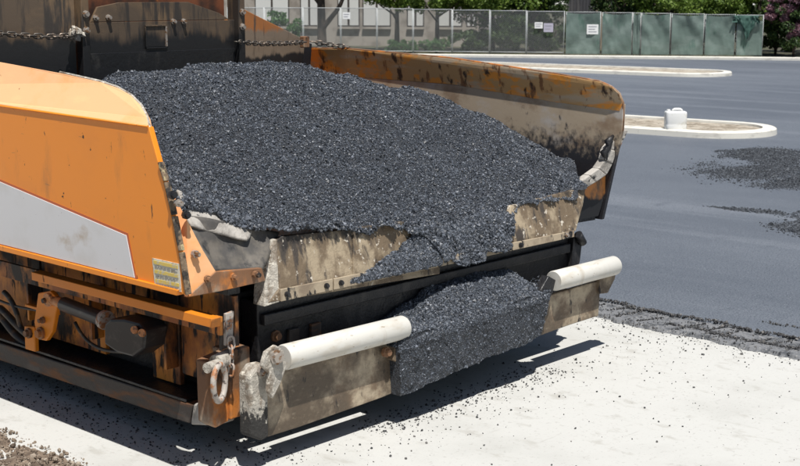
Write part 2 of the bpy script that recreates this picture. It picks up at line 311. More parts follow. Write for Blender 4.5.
def tubegeo(pts, r, seg=8, closed=False):
    pts, T, N = frames(pts, closed); n = len(pts); v = []; f = []
    rr = r if hasattr(r, '__len__') else [r] * n
    for p, t, m_, q in zip(pts, T, N, rr):
        b = t.cross(m_)
        for k in range(seg):
            a = 2 * math.pi * k / seg; v.append(p + (m_ * math.cos(a) + b * math.sin(a)) * q)
    for i in range(n if closed else n - 1):
        j = (i + 1) % n
        for k in range(seg):
            f.append([i * seg + k, i * seg + (k + 1) % seg, j * seg + (k + 1) % seg, j * seg + k])
    if not closed:
        f.append(list(range(seg))[::-1]); f.append([(n - 1) * seg + k for k in range(seg)])
    return v, f
def tube(name, pts, r, mat, parent=None, seg=10, closed=False, smooth=True, bevel=0.0):
    v, f = tubegeo(pts, r, seg, closed)
    o = pymesh(name, v, f, mat, parent, bevel, smooth)
    if smooth and not closed:
        for p in o.data.polygons:
            if len(p.vertices) > 4: p.use_smooth = False
    return o
def bolt(pos, nrm, r, h, mat, parent, name='bolt'):
    p = Vector(pos); d = Vector(nrm).normalized()
    v, f = tubegeo([p - d * 0.01, p + d * h * 0.35, p + d * h * 0.36, p + d * h], [r * 1.45, r * 1.45, r, r * 0.92], 8)
    return pymesh(name, v, f, mat, parent, 0.0, False)
def bez(p0, p1, p2, p3, n=12):
    o = []
    for i in range(n + 1):
        t = i / n; a, b, c, d = (np.array(q, float) for q in (p0, p1, p2, p3))
        o.append((1 - t) ** 3 * a + 3 * (1 - t) ** 2 * t * b + 3 * (1 - t) * t * t * c + t ** 3 * d)
    return o
# smooth value noise on arrays (numpy)
def vnoise(p, seed=0):
    p = np.asarray(p, float); i = np.floor(p).astype(np.int64); f = p - i; f = f * f * (3 - 2 * f)
    def h(a):
        k = (a[..., 0] * 73856093) ^ (a[..., 1] * 19349663) ^ (a[..., 2] * 83492791) ^ (seed * 2654435761)
        k = (k ^ (k >> 13)) * 1274126177; k = k ^ (k >> 16)
        return (k & 0xffff) / 65535.0
    r = 0
    for dx in (0, 1):
        for dy in (0, 1):
            for dz in (0, 1):
                wgt = (f[..., 0] if dx else 1 - f[..., 0]) * (f[..., 1] if dy else 1 - f[..., 1]) * (f[..., 2] if dz else 1 - f[..., 2])
                r = r + wgt * h(i + np.array([dx, dy, dz]))
    return r * 2 - 1
def fbm(p, s, o=4, seed=0):
    r = 0; a = 1.0
    for k in range(o):
        r = r + a * vnoise(np.asarray(p) * s, seed + k); s *= 2.03; a *= 0.5
    return r
# icosahedron rocks
_t = (1 + 5 ** 0.5) / 2
ICO_V = np.array([(-1, _t, 0), (1, _t, 0), (-1, -_t, 0), (1, -_t, 0), (0, -1, _t), (0, 1, _t), (0, -1, -_t), (0, 1, -_t), (_t, 0, -1), (_t, 0, 1), (-_t, 0, -1), (-_t, 0, 1)], float); ICO_V /= np.linalg.norm(ICO_V[0])
ICO_F = np.array([(0, 11, 5), (0, 5, 1), (0, 1, 7), (0, 7, 10), (0, 10, 11), (1, 5, 9), (5, 11, 4), (11, 10, 2), (10, 7, 6), (7, 1, 8), (3, 9, 4), (3, 4, 2), (3, 2, 6), (3, 6, 8), (3, 8, 9), (4, 9, 5), (2, 4, 11), (6, 2, 10), (8, 6, 7), (9, 8, 1)])
OCT_V = np.array([(1, 0, 0), (-1, 0, 0), (0, 1, 0), (0, -1, 0), (0, 0, 1), (0, 0, -1)], float)
OCT_F = np.array([(0, 2, 4), (2, 1, 4), (1, 3, 4), (3, 0, 4), (2, 0, 5), (1, 2, 5), (3, 1, 5), (0, 3, 5)])
def randrot(n):
    q = rng.normal(size=(n, 4)); q /= np.linalg.norm(q, axis=1)[:, None]; a, b, c, d = q.T
    return np.stack([np.stack([1 - 2 * (c * c + d * d), 2 * (b * c - a * d), 2 * (b * d + a * c)], -1),
                     np.stack([2 * (b * c + a * d), 1 - 2 * (b * b + d * d), 2 * (c * d - a * b)], -1),
                     np.stack([2 * (b * d - a * c), 2 * (c * d + a * b), 1 - 2 * (b * b + c * c)], -1)], 1)
def rocks(name, pos, rad, mat, parent=None, jag=0.3, shape='ico'):
    BV, BF = (ICO_V, ICO_F) if shape == 'ico' else (OCT_V, OCT_F)
    n = len(pos); nv = len(BV)
    V = BV[None] * (1 + rng.uniform(-jag, jag, (n, nv, 1)))
    V = V * rng.uniform(0.65, 1.25, (n, 1, 3))
    V = np.einsum('nij,nkj->nki', randrot(n), V) * np.asarray(rad)[:, None, None] + np.asarray(pos)[:, None, :]
    F = BF[None] + (np.arange(n) * nv)[:, None, None]
    o = fast(name, V.reshape(-1, 3), F.reshape(-1, 3), mat, parent)
    return o

# ================================================================== SETTING
# ground: existing concrete base course
gx = np.array([-60, 3.2, 3.62, 9, 120, 400.]); gy = np.array([-60, 2, 4, 5, 7, 12, 120, 400.])
v = [(x, y, 0.0) for y in gy for x in gx]; nx = len(gx)
f = [[j * nx + i, j * nx + i + 1, (j + 1) * nx + i + 1, (j + 1) * nx + i] for j in range(len(gy) - 1) for i in range(nx - 1)]
tag(pymesh('ground', v, f, 'concrete'), kind='structure')

# soil verge left of the machine, slightly raised and lumpy
sx = np.linspace(1.2, 3.62, 60); sy = np.linspace(3.6, 9.5, 140)
SX, SY = np.meshgrid(sx, sy); P = np.stack([SX, SY, SX * 0], -1)
edge = np.clip((3.60 + 0.03 * fbm(P, 2.3, 3, 4) - SX) / 0.18, 0, 1)
SZ = -0.012 + edge * (0.022 + 0.014 * fbm(P, 3.0, 4, 3) + 0.009 * fbm(P, 24, 3, 9))
v = np.stack([SX, SY, SZ], -1).reshape(-1, 3); n = len(sx)
f = [[j * n + i, j * n + i + 1, (j + 1) * n + i + 1, (j + 1) * n + i] for j in range(len(sy) - 1) for i in range(n - 1)]
soil = fast('soil_verge', v, f, 'soil', None, True); tag(soil, kind='structure')
k = 7000; px_ = rng.uniform(2.6, 3.58, k); py_ = rng.uniform(4.0, 8.0, k)
pz_ = 0.01 + 0.014 * fbm(np.stack([px_, py_, px_ * 0], -1), 3.0, 4, 3) + 0.012 * (px_ < 3.48)
tag(rocks('soil_clods', np.stack([px_, py_, pz_], -1), np.minimum(rng.gamma(1.5, 0.0026, k) + 0.002, 0.016), 'clod'), kind='stuff')

# rolled asphalt mat (raised sheet with ragged near edge) reaching back to the fence
FR = np.array([44.55, 23.29, 0]); FT = np.array([-0.5155, 0.8569, 0]); FN = np.array([0.8569, 0.5155, 0])
def FP(s, d, z): return FR + FT * s + FN * d + np.array([0, 0, z])
def fs(x, d):                      # photo column -> position along the line that runs d metres behind the fence
    r = ray(x, 60); r = r.copy(); r[2] = 0
    A = np.array([[r[0], -FT[0]], [r[1], -FT[1]]]); t = np.linalg.solve(A, (FR + FN * d)[:2]); return t[1]
ys = np.concatenate([[-30, -5, 0, 2], np.arange(2.5, 9, 0.025), [10, 12, 16, 60, 110]])
def edgex(y): 
    p = np.stack([y * 0, y, y * 0], -1); return 7.90 + 0.025 * (y - 5.3) * (y < 5.3) + 0.05 * fbm(p, 1.6, 3, 21) + 0.022 * fbm(p, 17, 3, 22)
def sheet(name, x0, x1, zt, zb, mat, parent=None):
    a = x0(ys); b = x1(ys); n = len(ys); v = []; f = []
    for i in range(n):
        v += [(a[i] - 0.03, ys[i], zb), (a[i], ys[i], zt), (b[i], ys[i], zt)]
    for i in range(n - 1):
        f += [[3 * i, 3 * i + 1, 3 * i + 4, 3 * i + 3], [3 * i + 1, 3 * i + 2, 3 * i + 5, 3 * i + 4]]
    return pymesh(name, v, f, mat, parent)
tag(sheet('asphalt_pavement', lambda y: edgex(y) + 0.36, lambda y: y * 0 + 160, 0.036, 0.0, 'asphalt'), kind='structure')
tag(sheet('asphalt_edge', edgex, lambda y: edgex(y) + 0.44, 0.024, -0.01, 'joint'), kind='structure')
# crumbly ridges along the joint: two long lines and cross cleat lines
pos = []; rad = []
def ridge(p0, p1, wid, n, r0, z0=0.03):
    t = rng.uniform(0, 1, n); a = np.array(p0); b = np.array(p1); P = a + (b - a) * t[:, None]
    P = P + rng.normal(0, wid, (n, 2)); pos.append(np.column_stack([P, np.full(n, z0) + rng.uniform(-0.004, 0.01, n)])); rad.append(rng.gamma(2.5, r0 * 0.5 / 2.5, n) + 0.002)
for y0 in np.arange(2.6, 5.75, 0.17):
    ex = float(edgex(np.array([y0]))[0]); j = random.uniform(-.03, .03)
    ridge((ex + 0.36, y0), (ex + 0.36, y0 + 0.17), 0.014, random.randint(60, 120), 0.008, 0.036)
    if y0 < 4.75: ridge((ex + 0.13, y0), (ex + 0.13, y0 + 0.17), 0.011, random.randint(50, 100), 0.008, 0.024)
    if y0 < 4.2: ridge((ex + 0.62, y0), (ex + 0.64, y0 + 0.17), 0.012, 40, 0.007, 0.036)
    xa, xb = random.uniform(0.03, 0.14), random.uniform(0.24, 0.34)
    if random.random() < 0.9: ridge((ex + xa, y0 + j + 0.04), (ex + xb, y0 + j * 2 - 0.03), 0.007, random.randint(45, 85), 0.006, 0.025)
    ridge((ex - 0.06, y0), (ex + 0.3, y0 + 0.2), 0.08, 70, 0.005, 0.022)
tag(rocks('joint_crumbs', np.concatenate(pos), np.concatenate(rad), 'crumb'), kind='stuff')

# coarse dark patches of loose mix on the mat
def g2(*pp): return [onz(x, y, 0.036)[:2] for x, y in pp]
P1 = g2((712, 170), (735, 155), (770, 150), (830, 150), (860, 190), (800, 192), (765, 186), (740, 178))
P2 = g2((757, 225), (790, 217), (840, 214), (840, 238), (790, 234))
P3 = g2((706, 206), (745, 208), (790, 212), (788, 215), (745, 212))
P4 = g2((715, 151), (735, 150), (732, 153.5), (716, 153))
def inside(P, poly):
    c = np.zeros(len(P), bool); n = len(poly)
    for i in range(n):
        a, b = poly[i], poly[(i + 1) % n]
        k = ((a[1] > P[:, 1]) != (b[1] > P[:, 1])) & (P[:, 0] < (b[0] - a[0]) * (P[:, 1] - a[1]) / (b[1] - a[1] + 1e-9) + a[0]); c ^= k
    return c
for pp, cnt, wa in [(P1, 60000, 0.45), (P2, 24000, 0.2), (P3, 5000, 0.06), (P4, 1200, 0.08)]:
    poly = np.array(pp); c = poly.mean(0); lo_, hi_ = poly.min(0) - .3, poly.max(0) + .3
    q = rng.uniform(lo_, hi_, (cnt * 2, 2)); q3 = np.column_stack([q, q[:, 0] * 0])
    warp = np.column_stack([fbm(q3, 0.9, 4, 91), fbm(q3, 0.9, 4, 95)]) * wa
    keep = inside(q + warp + rng.normal(0, 0.35 * wa, q.shape), poly) & (fbm(q3 * [1, 2.2, 1], 1.1, 4, 97) + rng.normal(0, .5, len(q)) > -0.2); q = q[keep]
    tag(rocks('coarse_asphalt_patch', np.column_stack([q, np.full(len(q), 0.036)]), rng.gamma(3, 0.0022, len(q)) + 0.003, 'darkgrit', None, 0.3, 'oct'), kind='stuff')
# traffic islands with kerb ring and sandy fill
def island(axis0, axis1, half, nm):
    a = np.array(axis0, float); b = np.array(axis1, float); d = (b - a) / np.linalg.norm(b - a); nrm = np.array([-d[1], d[0]])
    def ring(hw):
        pts = []
        for k in range(0, 19):
            an = math.pi / 2 + math.pi * k / 18
            pts.append(a + d * (half + hw * math.cos(an) * 1.0) + nrm * hw * math.sin(an))
        pts.append(b - nrm * hw); pts.insert(0, b + nrm * hw)
        return pts
    R = [(ring(half), 0.0), (ring(half - 0.012), 0.125), (ring(half - 0.04), 0.145), (ring(half - 0.24), 0.145), (ring(half - 0.25), 0.08)]
    v = []; f = []; n = len(R[0][0])
    for pts, z in R: v += [(p[0], p[1], z) for p in pts]
    for k in range(len(R) - 1):
        for i in range(n): f.append([k * n + i, k * n + (i + 1) % n, (k + 1) * n + (i + 1) % n, (k + 1) * n + i])
    root = pymesh(nm, v, f, 'kerb', None, 0, False); tag(root, kind='structure')
    inner = ring(half - 0.255); root2 = slab('island_fill', [(p[0], p[1], 0.07) for p in inner], (0, 0, 0.04), 'islandsoil', root, 0)
    return root
t1 = onz(778, 141, 0.0)[:2]; island(t1 + np.array([0.3, 0.25]), onz(560, 124, 0)[:2], 1.05, 'traffic_island')
t2 = onz(729, 77.5, 0.0)[:2]; island(t2, onz(430, 66, 0)[:2], 1.2, 'traffic_island')
# kerb and planting bed along the fence
slab('kerb', [FP(-90, -1.0, 0), FP(90, -1.0, 0), FP(90, -0.15, 0), FP(-90, -0.15, 0)], (0, 0, 0.12), 'kerb')
tag(bpy.data.objects['kerb'], kind='structure')
slab('planting_bed', [FP(-220, -0.14, -0.1), FP(220, -0.14, -0.1), FP(220, 260, -0.1), FP(-220, 260, -0.1)], (0, 0, 0.2), 'bed')
tag(bpy.data.objects['planting_bed'], kind='structure')

# ================================================================== BACKGROUND
def fence_panel(xa, xb, dd, screen, label, sag=False):
    s0, s1 = fs(xa, dd), fs(xb, dd); w_ = abs(s1 - s0); lo = min(s0, s1)
    xm = (xa + xb) / 2; h = 1.53 + 0.19 * np.clip((760 - xm) / 330, 0, 1.25); z0 = 0.10
    r = empty('fence_panel', FP(lo + w_ / 2, dd, z0), label, 'fence', 'site fence panels along the kerb')
    for s in (lo + 0.02, lo + w_ - 0.02): tube('post', [FP(s, dd, z0), FP(s, dd, z0 + h)], 0.015, 'galv', r, 8)
    tube('top_rail', [FP(lo + .02, dd, z0 + h - 0.02), FP(lo + w_ - .02, dd, z0 + h - 0.02)], 0.014, 'galv', r, 8)
    tube('bottom_rail', [FP(lo + .02, dd, z0 + 0.1), FP(lo + w_ - .02, dd, z0 + 0.1)], 0.016, 'galv', r, 6)
    # chain link: diagonal wires clipped to the panel
    V = []; F = []; pitch = 0.075; hh = h - 0.14; ww = w_ - 0.08; b0 = z0 + 0.11
    for sg in (1, -1):
        c = -hh
        while c < ww:
            a0, a1 = max(0, c), min(ww, c + hh)
            if a1 > a0:
                za, zb = a0 - c, a1 - c
                if sg < 0: za, zb = hh - za, hh - zb
                A = FP(lo + .04 + a0, dd, b0 + za); B = FP(lo + .04 + a1, dd, b0 + zb); q = 0.0032; k = len(V)
                tn = FT * (-sg) * q * 0.7 + np.array([0, 0, q * 0.7])
                V += [A + tn, A - tn, A + FN * q * sg, B + tn, B - tn, B + FN * q * sg]
                F += [[k, k + 1, k + 4, k + 3], [k + 1, k + 2, k + 5, k + 4], [k + 2, k, k + 3, k + 5]]
            c += pitch
    o = fast('wire_mesh', V, F, 'wire', r); o['kind'] = 'stuff'
    if screen:
        nu, nv_ = 26, 16; vv = []; seed = int(xa)
        for j in range(nv_ + 1):
            for i in range(nu + 1):
                u = i / nu; t = j / nv_
                zz = z0 + 0.06 + t * (h - 0.1) - 0.05 * math.sin(math.pi * u) * t * (2 if sag else 1)
                q = np.array([[u * 2.2 + seed, t * 1.8, 0]]); off = -0.075 + 0.06 * float(fbm(q, 1.3, 3, seed)[0]) - 0.03 * math.sin((u * 6 + t * (7 if seed % 2 else -5)) + seed) * (0.5 + t) + 0.05 * (1 - 2 * abs(u - .5)) * (1 - t)
                if sag and u < 0.75: zz -= 0.25 * (t ** 3) * (0.75 - u); 
                vv.append(FP(lo + .03 + (w_ - .06) * u, dd + min(off, -0.028), zz))
        ff = [[j * (nu + 1) + i, j * (nu + 1) + i + 1, (j + 1) * (nu + 1) + i + 1, (j + 1) * (nu + 1) + i] for j in range(nv_) for i in range(nu)]
        o = fast('privacy_screen', vv, ff, 'screen', r, True)
    return r
open_x = [228, 265, 303.5, 341, 377, 413, 452, 489.5, 526, 564]
desc = ['behind the machine rear wall', 'in front of the leafy bush', 'before the forked tree trunk', 'carrying the small white sign', 'before the blinds of the beige building', 'with low green weeds at its foot', 'beside the slender tree trunk', 'before dark undergrowth', 'with two small signs hung on it']
for a, b, d_ in zip(open_x[:-1], open_x[1:], desc):
    fence_panel(a, b, 0.0, False, 'bare chain link fence panel ' + d_)
scr = [(565, 600, 'green screened fence panel with one white sign'), (601, 631.5, 'green screened fence panel next to the white sign panel'), (640, 669.5, 'green screened fence panel with slack middle, before leafy trees'), (670, 703, 'green screened fence panel with doubled posts at its ends'), (703.5, 734, 'green screened fence panel next to the torn end panel'), (735, 762, 'end fence panel with its green screen torn and bunched')]
for i, (a, b, lb) in enumerate(scr): fence_panel(a, b, 0.0, True, lb, i == 5)
fence_panel(631.5, 640, 0.03, True, 'narrow green screened filler fence panel')
# torn bunch of screen on the end panel: hangs over the top rail
V = []; F = []; nu, nv_ = 40, 22
s0, s1 = fs(757, 0), fs(731, 0)
for j in range(nv_ + 1):
    for i in range(nu + 1):
        u, t = i / nu, j / nv_
        ln = 0.25 + 0.62 * math.exp(-((u - 0.42) / 0.22) ** 2)
        q = np.array([[u * 5, t * 2, 3.0]])
        off = -0.10 - 0.06 * abs(math.sin(u * 24 + t * 3)) * (0.4 + t) - 0.05 * float(fbm(q, 2, 3, 5)[0])
        if j == 0: off = -0.02
        V.append(FP(s0 + (s1 - s0) * (u + 0.05 * math.sin(t * 5 + u * 9)), off, 1.63 - 0.02 - ln * t + 0.05 * math.sin(u * 14) * (1 - t) * t))
F = [[j * (nu + 1) + i, j * (nu + 1) + i + 1, (j + 1) * (nu + 1) + i + 1, (j + 1) * (nu + 1) + i] for j in range(nv_) for i in range(nu)]
M['screendark'] = material('dark_bunched_screen', (0.028, 0.075, 0.06), 0.8)
o = fast('torn_screen', V, F, 'screendark', None, True); tag(o, 'dark bunched cloth hanging over the top rail of the end fence panel', 'cloth')
# signs on the fence
def sign(x0, x1, y0, y1, mat, lab, lines=3):
    c = (x0 + x1) / 2; d = -0.08; s0, s1 = fs(x0, d), fs(x1, d); dist = np.linalg.norm(FP(fs(c, d), d, 0)[:2])
    zt = CAMH - (y0 - HOR) / FPX * dist; zb = CAMH - (y1 - HOR) / FPX * dist
    o = slab('sign', [FP(s0, d, zb), FP(s1, d, zb), FP(s1, d, zt), FP(s0, d, zt)], FN * 0.04, mat, None, 0.003); tag(o, lab, 'sign')
    for k in range(lines):
        z = zt - (zt - zb) * (k + 0.8) / (lines + 0.8); a = s0 + (s1 - s0) * 0.14; b = s0 + (s1 - s0) * (0.86 - 0.15 * (k % 2))
        slab('print_line', [FP(a, d - 0.006, z - 0.012), FP(b, d - 0.006, z - 0.012), FP(b, d - 0.006, z + 0.012), FP(a, d - 0.006, z + 0.012)], FN * 0.004, 'print', o, 0)
sign(534, 542, 21.5, 27.5, 'sign', 'small white sign beside a grey one on bare fence', 2)
sign(543, 552.5, 22.5, 31, 'signgrey', 'grey lilac sign beside a small white one on fence', 2)
sign(586, 597.5, 23.5, 33, 'sign', 'white sign hung on the green screened fence', 3)
sign(343, 350.5, 12, 18.5, 'sign', 'small white sign on fence before beige building', 2)

# building behind
def wallbox(name, s0, s1, d0, d1, z0, z1, mat, parent, bev=0.0):
    return slab(name, [FP(s0, d0, z0), FP(s1, d0, z0), FP(s1, d1, z0), FP(s0, d1, z0)], (0, 0, z1 - z0), mat, parent, bev)
bd = 7.5
bs0, bs1 = fs(478, bd), fs(150, bd)
bl = empty('office_building', FP((bs0 + bs1) / 2, bd + 4, 0.1), 'low beige stucco building with white blinds behind the fence', 'building')
wallbox('wall', bs0, bs1, bd, bd + 8, 0.1, 3.6, 'stucco', bl)
slab('roof', [FP(bs0 - .6, bd - .18, 3.6), FP(bs1 + .6, bd - .18, 3.6), FP(bs1 + .6, bd + 4, 5.0), FP(bs0 - .6, bd + 4, 5.0)], (0, 0, 0.18), 'roof', bl, 0.01)
for (xa, xb) in [(256, 290), (301, 319), (338, 360), (363, 391), (407, 424), (438, 462), (466, 476)]:
    a, b = fs(xa, bd - .02), fs(xb, bd - .02)
    z0, z1 = 0.95, 2.5
    fr = slab('window', [FP(a, bd - .04, z0), FP(b, bd - .04, z0), FP(b, bd - .04, z1), FP(a, bd - .04, z1)], FN * 0.06, 'trim', bl, 0.004)
    mid = (a + b) / 2
    for (p, q) in ((a, mid), (mid, b)):
        sg = 1 if q > p else -1; g = 0.05 * sg
        slab('blind', [FP(p + g, bd - .062, z0 + .06), FP(q - g, bd - .062, z0 + .06), FP(q - g, bd - .062, z1 - .06), FP(p + g, bd - .062, z1 - .06)], FN * 0.018, 'blind', fr, 0)
    wallbox('sill', a, b, bd - .12, bd - .001, z0 - .1, z0 - .003, 'stucco', fr)
sh = empty('board_shed', FP(fs(590, 6.5), 6.5, 0.1), 'charcoal and tan board sided shed behind the screened fence', 'shed')
a, b = fs(566, 6.5), fs(594, 6.5)
step = (b - a) / 9
for k in range(9): wallbox('board', a + step * k + step * 0.04, a + step * (k + 1) - step * 0.04, 6.5, 6.56, 0.1, 3.2, 'siding', sh, 0.006)
a, b = fs(594, 6.5), fs(609, 6.5); step = (b - a) / 5
for k in range(5): wallbox('board', a + step * k + step * 0.03, a + step * (k + 1) - step * 0.03, 6.5, 6.56, 0.1, 3.2, 'siding2', sh, 0.006)
a, b = fs(566, 6.56), fs(609, 6.56)
wallbox('wall', a, b, 6.562, 9.0, 0.1, 3.15, 'siding', sh)
wallbox('roof', a + .2, b - .2, 6.2, 9.3, 3.2, 3.32, 'roof', sh)

# foliage: leaf quads clustered in clumps through the crown volume
def leaves(name, centre, rad, n, mat, parent, size=0.10, clumps=40, low=None, seed=0):
    c = np.array(centre); R = np.array(rad)
    u = rng.normal(size=(clumps, 3)); u /= np.linalg.norm(u, axis=1)[:, None]; u *= (rng.uniform(0.25, 1, (clumps, 1)) ** 0.5)
    cc = c + u * R
    idx = rng.integers(0, clumps, n); cr = rng.uniform(0.14, 0.30, clumps)[idx] * R.mean()
    g = rng.normal(size=(n, 3)); g /= np.linalg.norm(g, axis=1)[:, None]; g *= (rng.uniform(0.2, 1, (n, 1)) ** 0.5)
    P = cc[idx] + g * cr[:, None] * np.array([1.1, 1.1, 0.75])
    if low is not None: P[:, 2] = np.maximum(P[:, 2], low + rng.uniform(0, 0.15, n))
    A = randrot(n); sz = size * rng.uniform(0.6, 1.3, n)[:, None]
    a = A[:, :, 0] * sz; b = A[:, :, 1] * sz * 0.55; cz = A[:, :, 2] * sz * 0.18
    V = np.stack([P - a, P - b * 0.9 + cz, P + a, P + b * 0.9 + cz], 1).reshape(-1, 3)
    F = np.arange(4 * n).reshape(n, 4)
    return fast(name, V, F, mat, parent)
def tree(x, d, h, crown, lf, label, n=5000, lean=0.0, fork=False, tr=0.13, name='tree', mat='leaf', size=0.10):
    s = fs(x, d); base = FP(s, d, 0.1); r = empty(name, base, label, 'tree', 'trees beyond the fence')
    top = base + np.array([0, 0, h * 0.62]) + FT * lean
    v, f = tubegeo(bez(base, base + [0, 0, h * .2], top - [0, 0, h * .2], top, 8), np.linspace(tr * 1.25, tr * 0.6, 9), 9)
    trunk = pymesh('trunk', v, f, 'bark', r, 0, True)
    for k in range(5):
        an = 2 * math.pi * k / 5 + x; st = base + (top - base) * (0.55 + 0.09 * k)
        e = st + np.array([math.cos(an) * crown[0] * .6, math.sin(an) * crown[0] * .6, h * 0.22])
        tube('limb', bez(st, st + (e - st) * .3, e - [0, 0, .25], e, 6), np.linspace(tr * .5, tr * .12, 7), 'bark', trunk, 7)
    if fork:
        st = base + np.array([0, 0, 0.75]); e = st - FT * 0.95 + np.array([0, 0, 1.6])
        tube('limb', bez(st, st - FT * .1 + [0, 0, .4], e - [0, 0, .7], e, 8), np.linspace(tr * .75, tr * .4, 9), 'bark', trunk, 8)
    cpos = base + np.array([0, 0, crown[2]]) + FT * lean
    leaves('crown', cpos, (crown[0], crown[0], crown[1]), int(n * 1.7), lf, r, size * 0.8, 60, low=None)
    return r
tree(322, 3.0, 5.2, (2.0, 1.3, 4.6), 'leaf', 'dark forked tree before the white window blinds', 3500, fork=True, tr=0.17)
tree(437, 3.2, 3.4, (2.0, 0.75, 2.30), 'leaf', 'slender tree with low bright green leaves before beige building', 5200, tr=0.09)
tree(397, 4.0, 3.4, (1.5, 0.7, 2.35), 'leaf', 'thin trunked tree between blinds and bright leafy tree', 3200, tr=0.10)
tree(492, 3.6, 3.4, (2.3, 0.75, 2.25), 'leaf', 'tree with broad low green crown over dark undergrowth', 5200, tr=0.11)
tree(532, 3.6, 3.4, (1.4, 0.85, 2.3), 'leafdark', 'darker green tree beside the charcoal shed', 4200, tr=0.12)
tree(624, 2.6, 3.4, (1.5, 0.9, 2.3), 'leafdark', 'dark trunked tree right beside the tan boards', 3800, tr=0.16)
tree(672, 2.4, 3.4, (2.2, 0.9, 2.05), 'leaf', 'lit green tree above the middle of the screened fence', 5600, tr=0.16)
tree(722, 3.0, 3.4, (2.0, 0.9, 2.0), 'leaf', 'bright green tree above the torn end screen', 5200, tr=0.13)
tree(757, 2.2, 3.4, (1.6, 0.95, 1.95), 'leaf', 'leafy tree between the fence end and the mauve shrub', 4600, tr=0.11)
def shrub(x, d, h, rx, lf, label, n=2600, name='shrub', size=0.08, blossom=None, zc=0.5):
    s = fs(x, d); base = FP(s, d, 0.1); r = empty(name, base, label, 'shrub', 'shrubs beyond the fence')
    for k in range(4):
        an = k * 1.6 + x; e = base + np.array([math.cos(an) * rx * .5, math.sin(an) * rx * .5, h * .7])
        tube('stem', bez(base, base + [0, 0, h * .3], e - [0, 0, h * .2], e, 5), np.linspace(.03, .01, 6), 'bark', r, 6)
    leaves('foliage', base + [0, 0, h * zc], (rx, rx, h * 0.45), n, lf, r, size, 34, low=0.12)
    if blossom: leaves('blossom', base + [0, 0, h * (zc + 0.04)], (rx * 1.03, rx * 1.03, h * 0.47), blossom, 'petal', r, 0.06, 40, low=0.3)
    return r
shrub(284, 1.6, 1.7, 0.8, 'leafblue', 'rounded fresh green bush behind bare fence', 2600, 'bush')
shrub(405, 0.9, 0.55, 0.8, 'leafblue', 'low bright green weeds at the fence foot', 1500, 'weed_clump', 0.06)
shrub(436, 1.0, 0.6, 0.5, 'leafblue', 'small weed clump at the foot of the slender tree', 900, 'weed_clump', 0.06)
shrub(470, 2.0, 1.0, 0.9, 'leafdark', 'low dark shrub under the broad crowned tree', 2200)
shrub(515, 2.2, 1.5, 1.2, 'leafdark', 'dark shrub in the shade behind bare fence', 3400)
shrub(548, 2.0, 1.3, 0.9, 'leafdark', 'dark shrub behind the two hung signs', 3000)
shrub(775, 1.5, 2.0, 1.1, 'leafdark', 'dark shrub standing past the fence end', 4200)
shrub(815, 4.6, 3.4, 1.5, 'leafdark', 'tall dark shrub behind the mauve blossom', 5200)
shrub(793, 0.3, 2.5, 0.95, 'leafdark', 'mauve flowering shrub by the end of the fence', 2600, 'flowering_shrub', 0.07, 12000, 0.54)
shrub(830, 2.0, 2.3, 1.3, 'leafdark', 'dark shrub beyond the mauve flowering shrub', 3600)
shrub(500, 4.6, 3.0, 1.7, 'leafdark', 'tall dark thicket beside the beige building end', 5200)
shrub(533, 4.8, 3.0, 1.3, 'leafdark', 'tall dark thicket before the charcoal shed', 5200)
shrub(700, 4.8, 3.0, 1.6, 'leafdark', 'dark tall shrub behind the bright green tree', 4200)
shrub(655, 4.8, 3.0, 1.4, 'leafdark', 'dark tall shrub behind the lit green tree', 4200)
shrub(745, 5.0, 3.0, 1.6, 'leafdark', 'dark tall shrub behind the fence end tree', 4200)

# white jug on the island
jb = onz(675, 130.5, 0.115)
jug = empty('jug', tuple(jb), 'white plastic jug with moulded handle standing on the kerbed island', 'jug')
def rbox(cx_, cy_, z0, z1, hw, hd, k=5):
    pts = []
    for q, (sx_, sy_) in enumerate([(1, 1), (-1, 1), (-1, -1), (1, -1)]):
        for t in range(k + 1):
            a = math.pi / 2 * (q + t / k); pts.append((cx_ + sx_ * (hw - 0.05) + 0.05 * math.cos(a), cy_ + sy_ * (hd - 0.05) + 0.05 * math.sin(a)))
    return pts
V = []; F = []; prof = [(0.0, 0.94), (0.015, 1.0), (0.10, 1.0), (0.112, 0.98), (0.124, 1.0), (0.295, 1.0), (0.315, 0.97), (0.322, 0.90)]
fx = np.array([ROT[0][0], ROT[1][0]]); fy = np.array([ROT[0][1], ROT[1][1]])
def jl(x, y, z): return (jb[0] + fx[0] * x + fy[0] * y, jb[1] + fx[1] * x + fy[1] * y, jb[2] + z)
R0 = rbox(0, 0, 0, 0, 0.175, 0.12); n = len(R0)
for z, s in prof: V += [jl(p[0] * s, p[1] * s, z) for p in R0]
F = [[j * n + i, j * n + (i + 1) % n, (j + 1) * n + (i + 1) % n, (j + 1) * n + i] for j in range(len(prof) - 1) for i in range(n)] + [list(range(n)), [(len(prof) - 1) * n + i for i in range(n)]]
pymesh('body', V, F, 'plastic', jug, 0, True)
tube('handle', [jl(-0.05, 0, 0.31), jl(-0.045, 0, 0.345), jl(-0.02, 0, 0.358), jl(0.07, 0, 0.358), jl(0.095, 0, 0.345), jl(0.10, 0, 0.31)], 0.021, 'plastic', jug, 8)
tube('cap', [jl(-0.12, 0, 0.315), jl(-0.12, 0, 0.352)], 0.030, 'plastic', jug, 12, bevel=0.004)

# ================================================================== PAVER
pav = empty('asphalt_paver', (5.65, 6.0, 0.0), 'weathered orange paving machine with front hopper heaped with asphalt', 'paver')
XL = 3.66
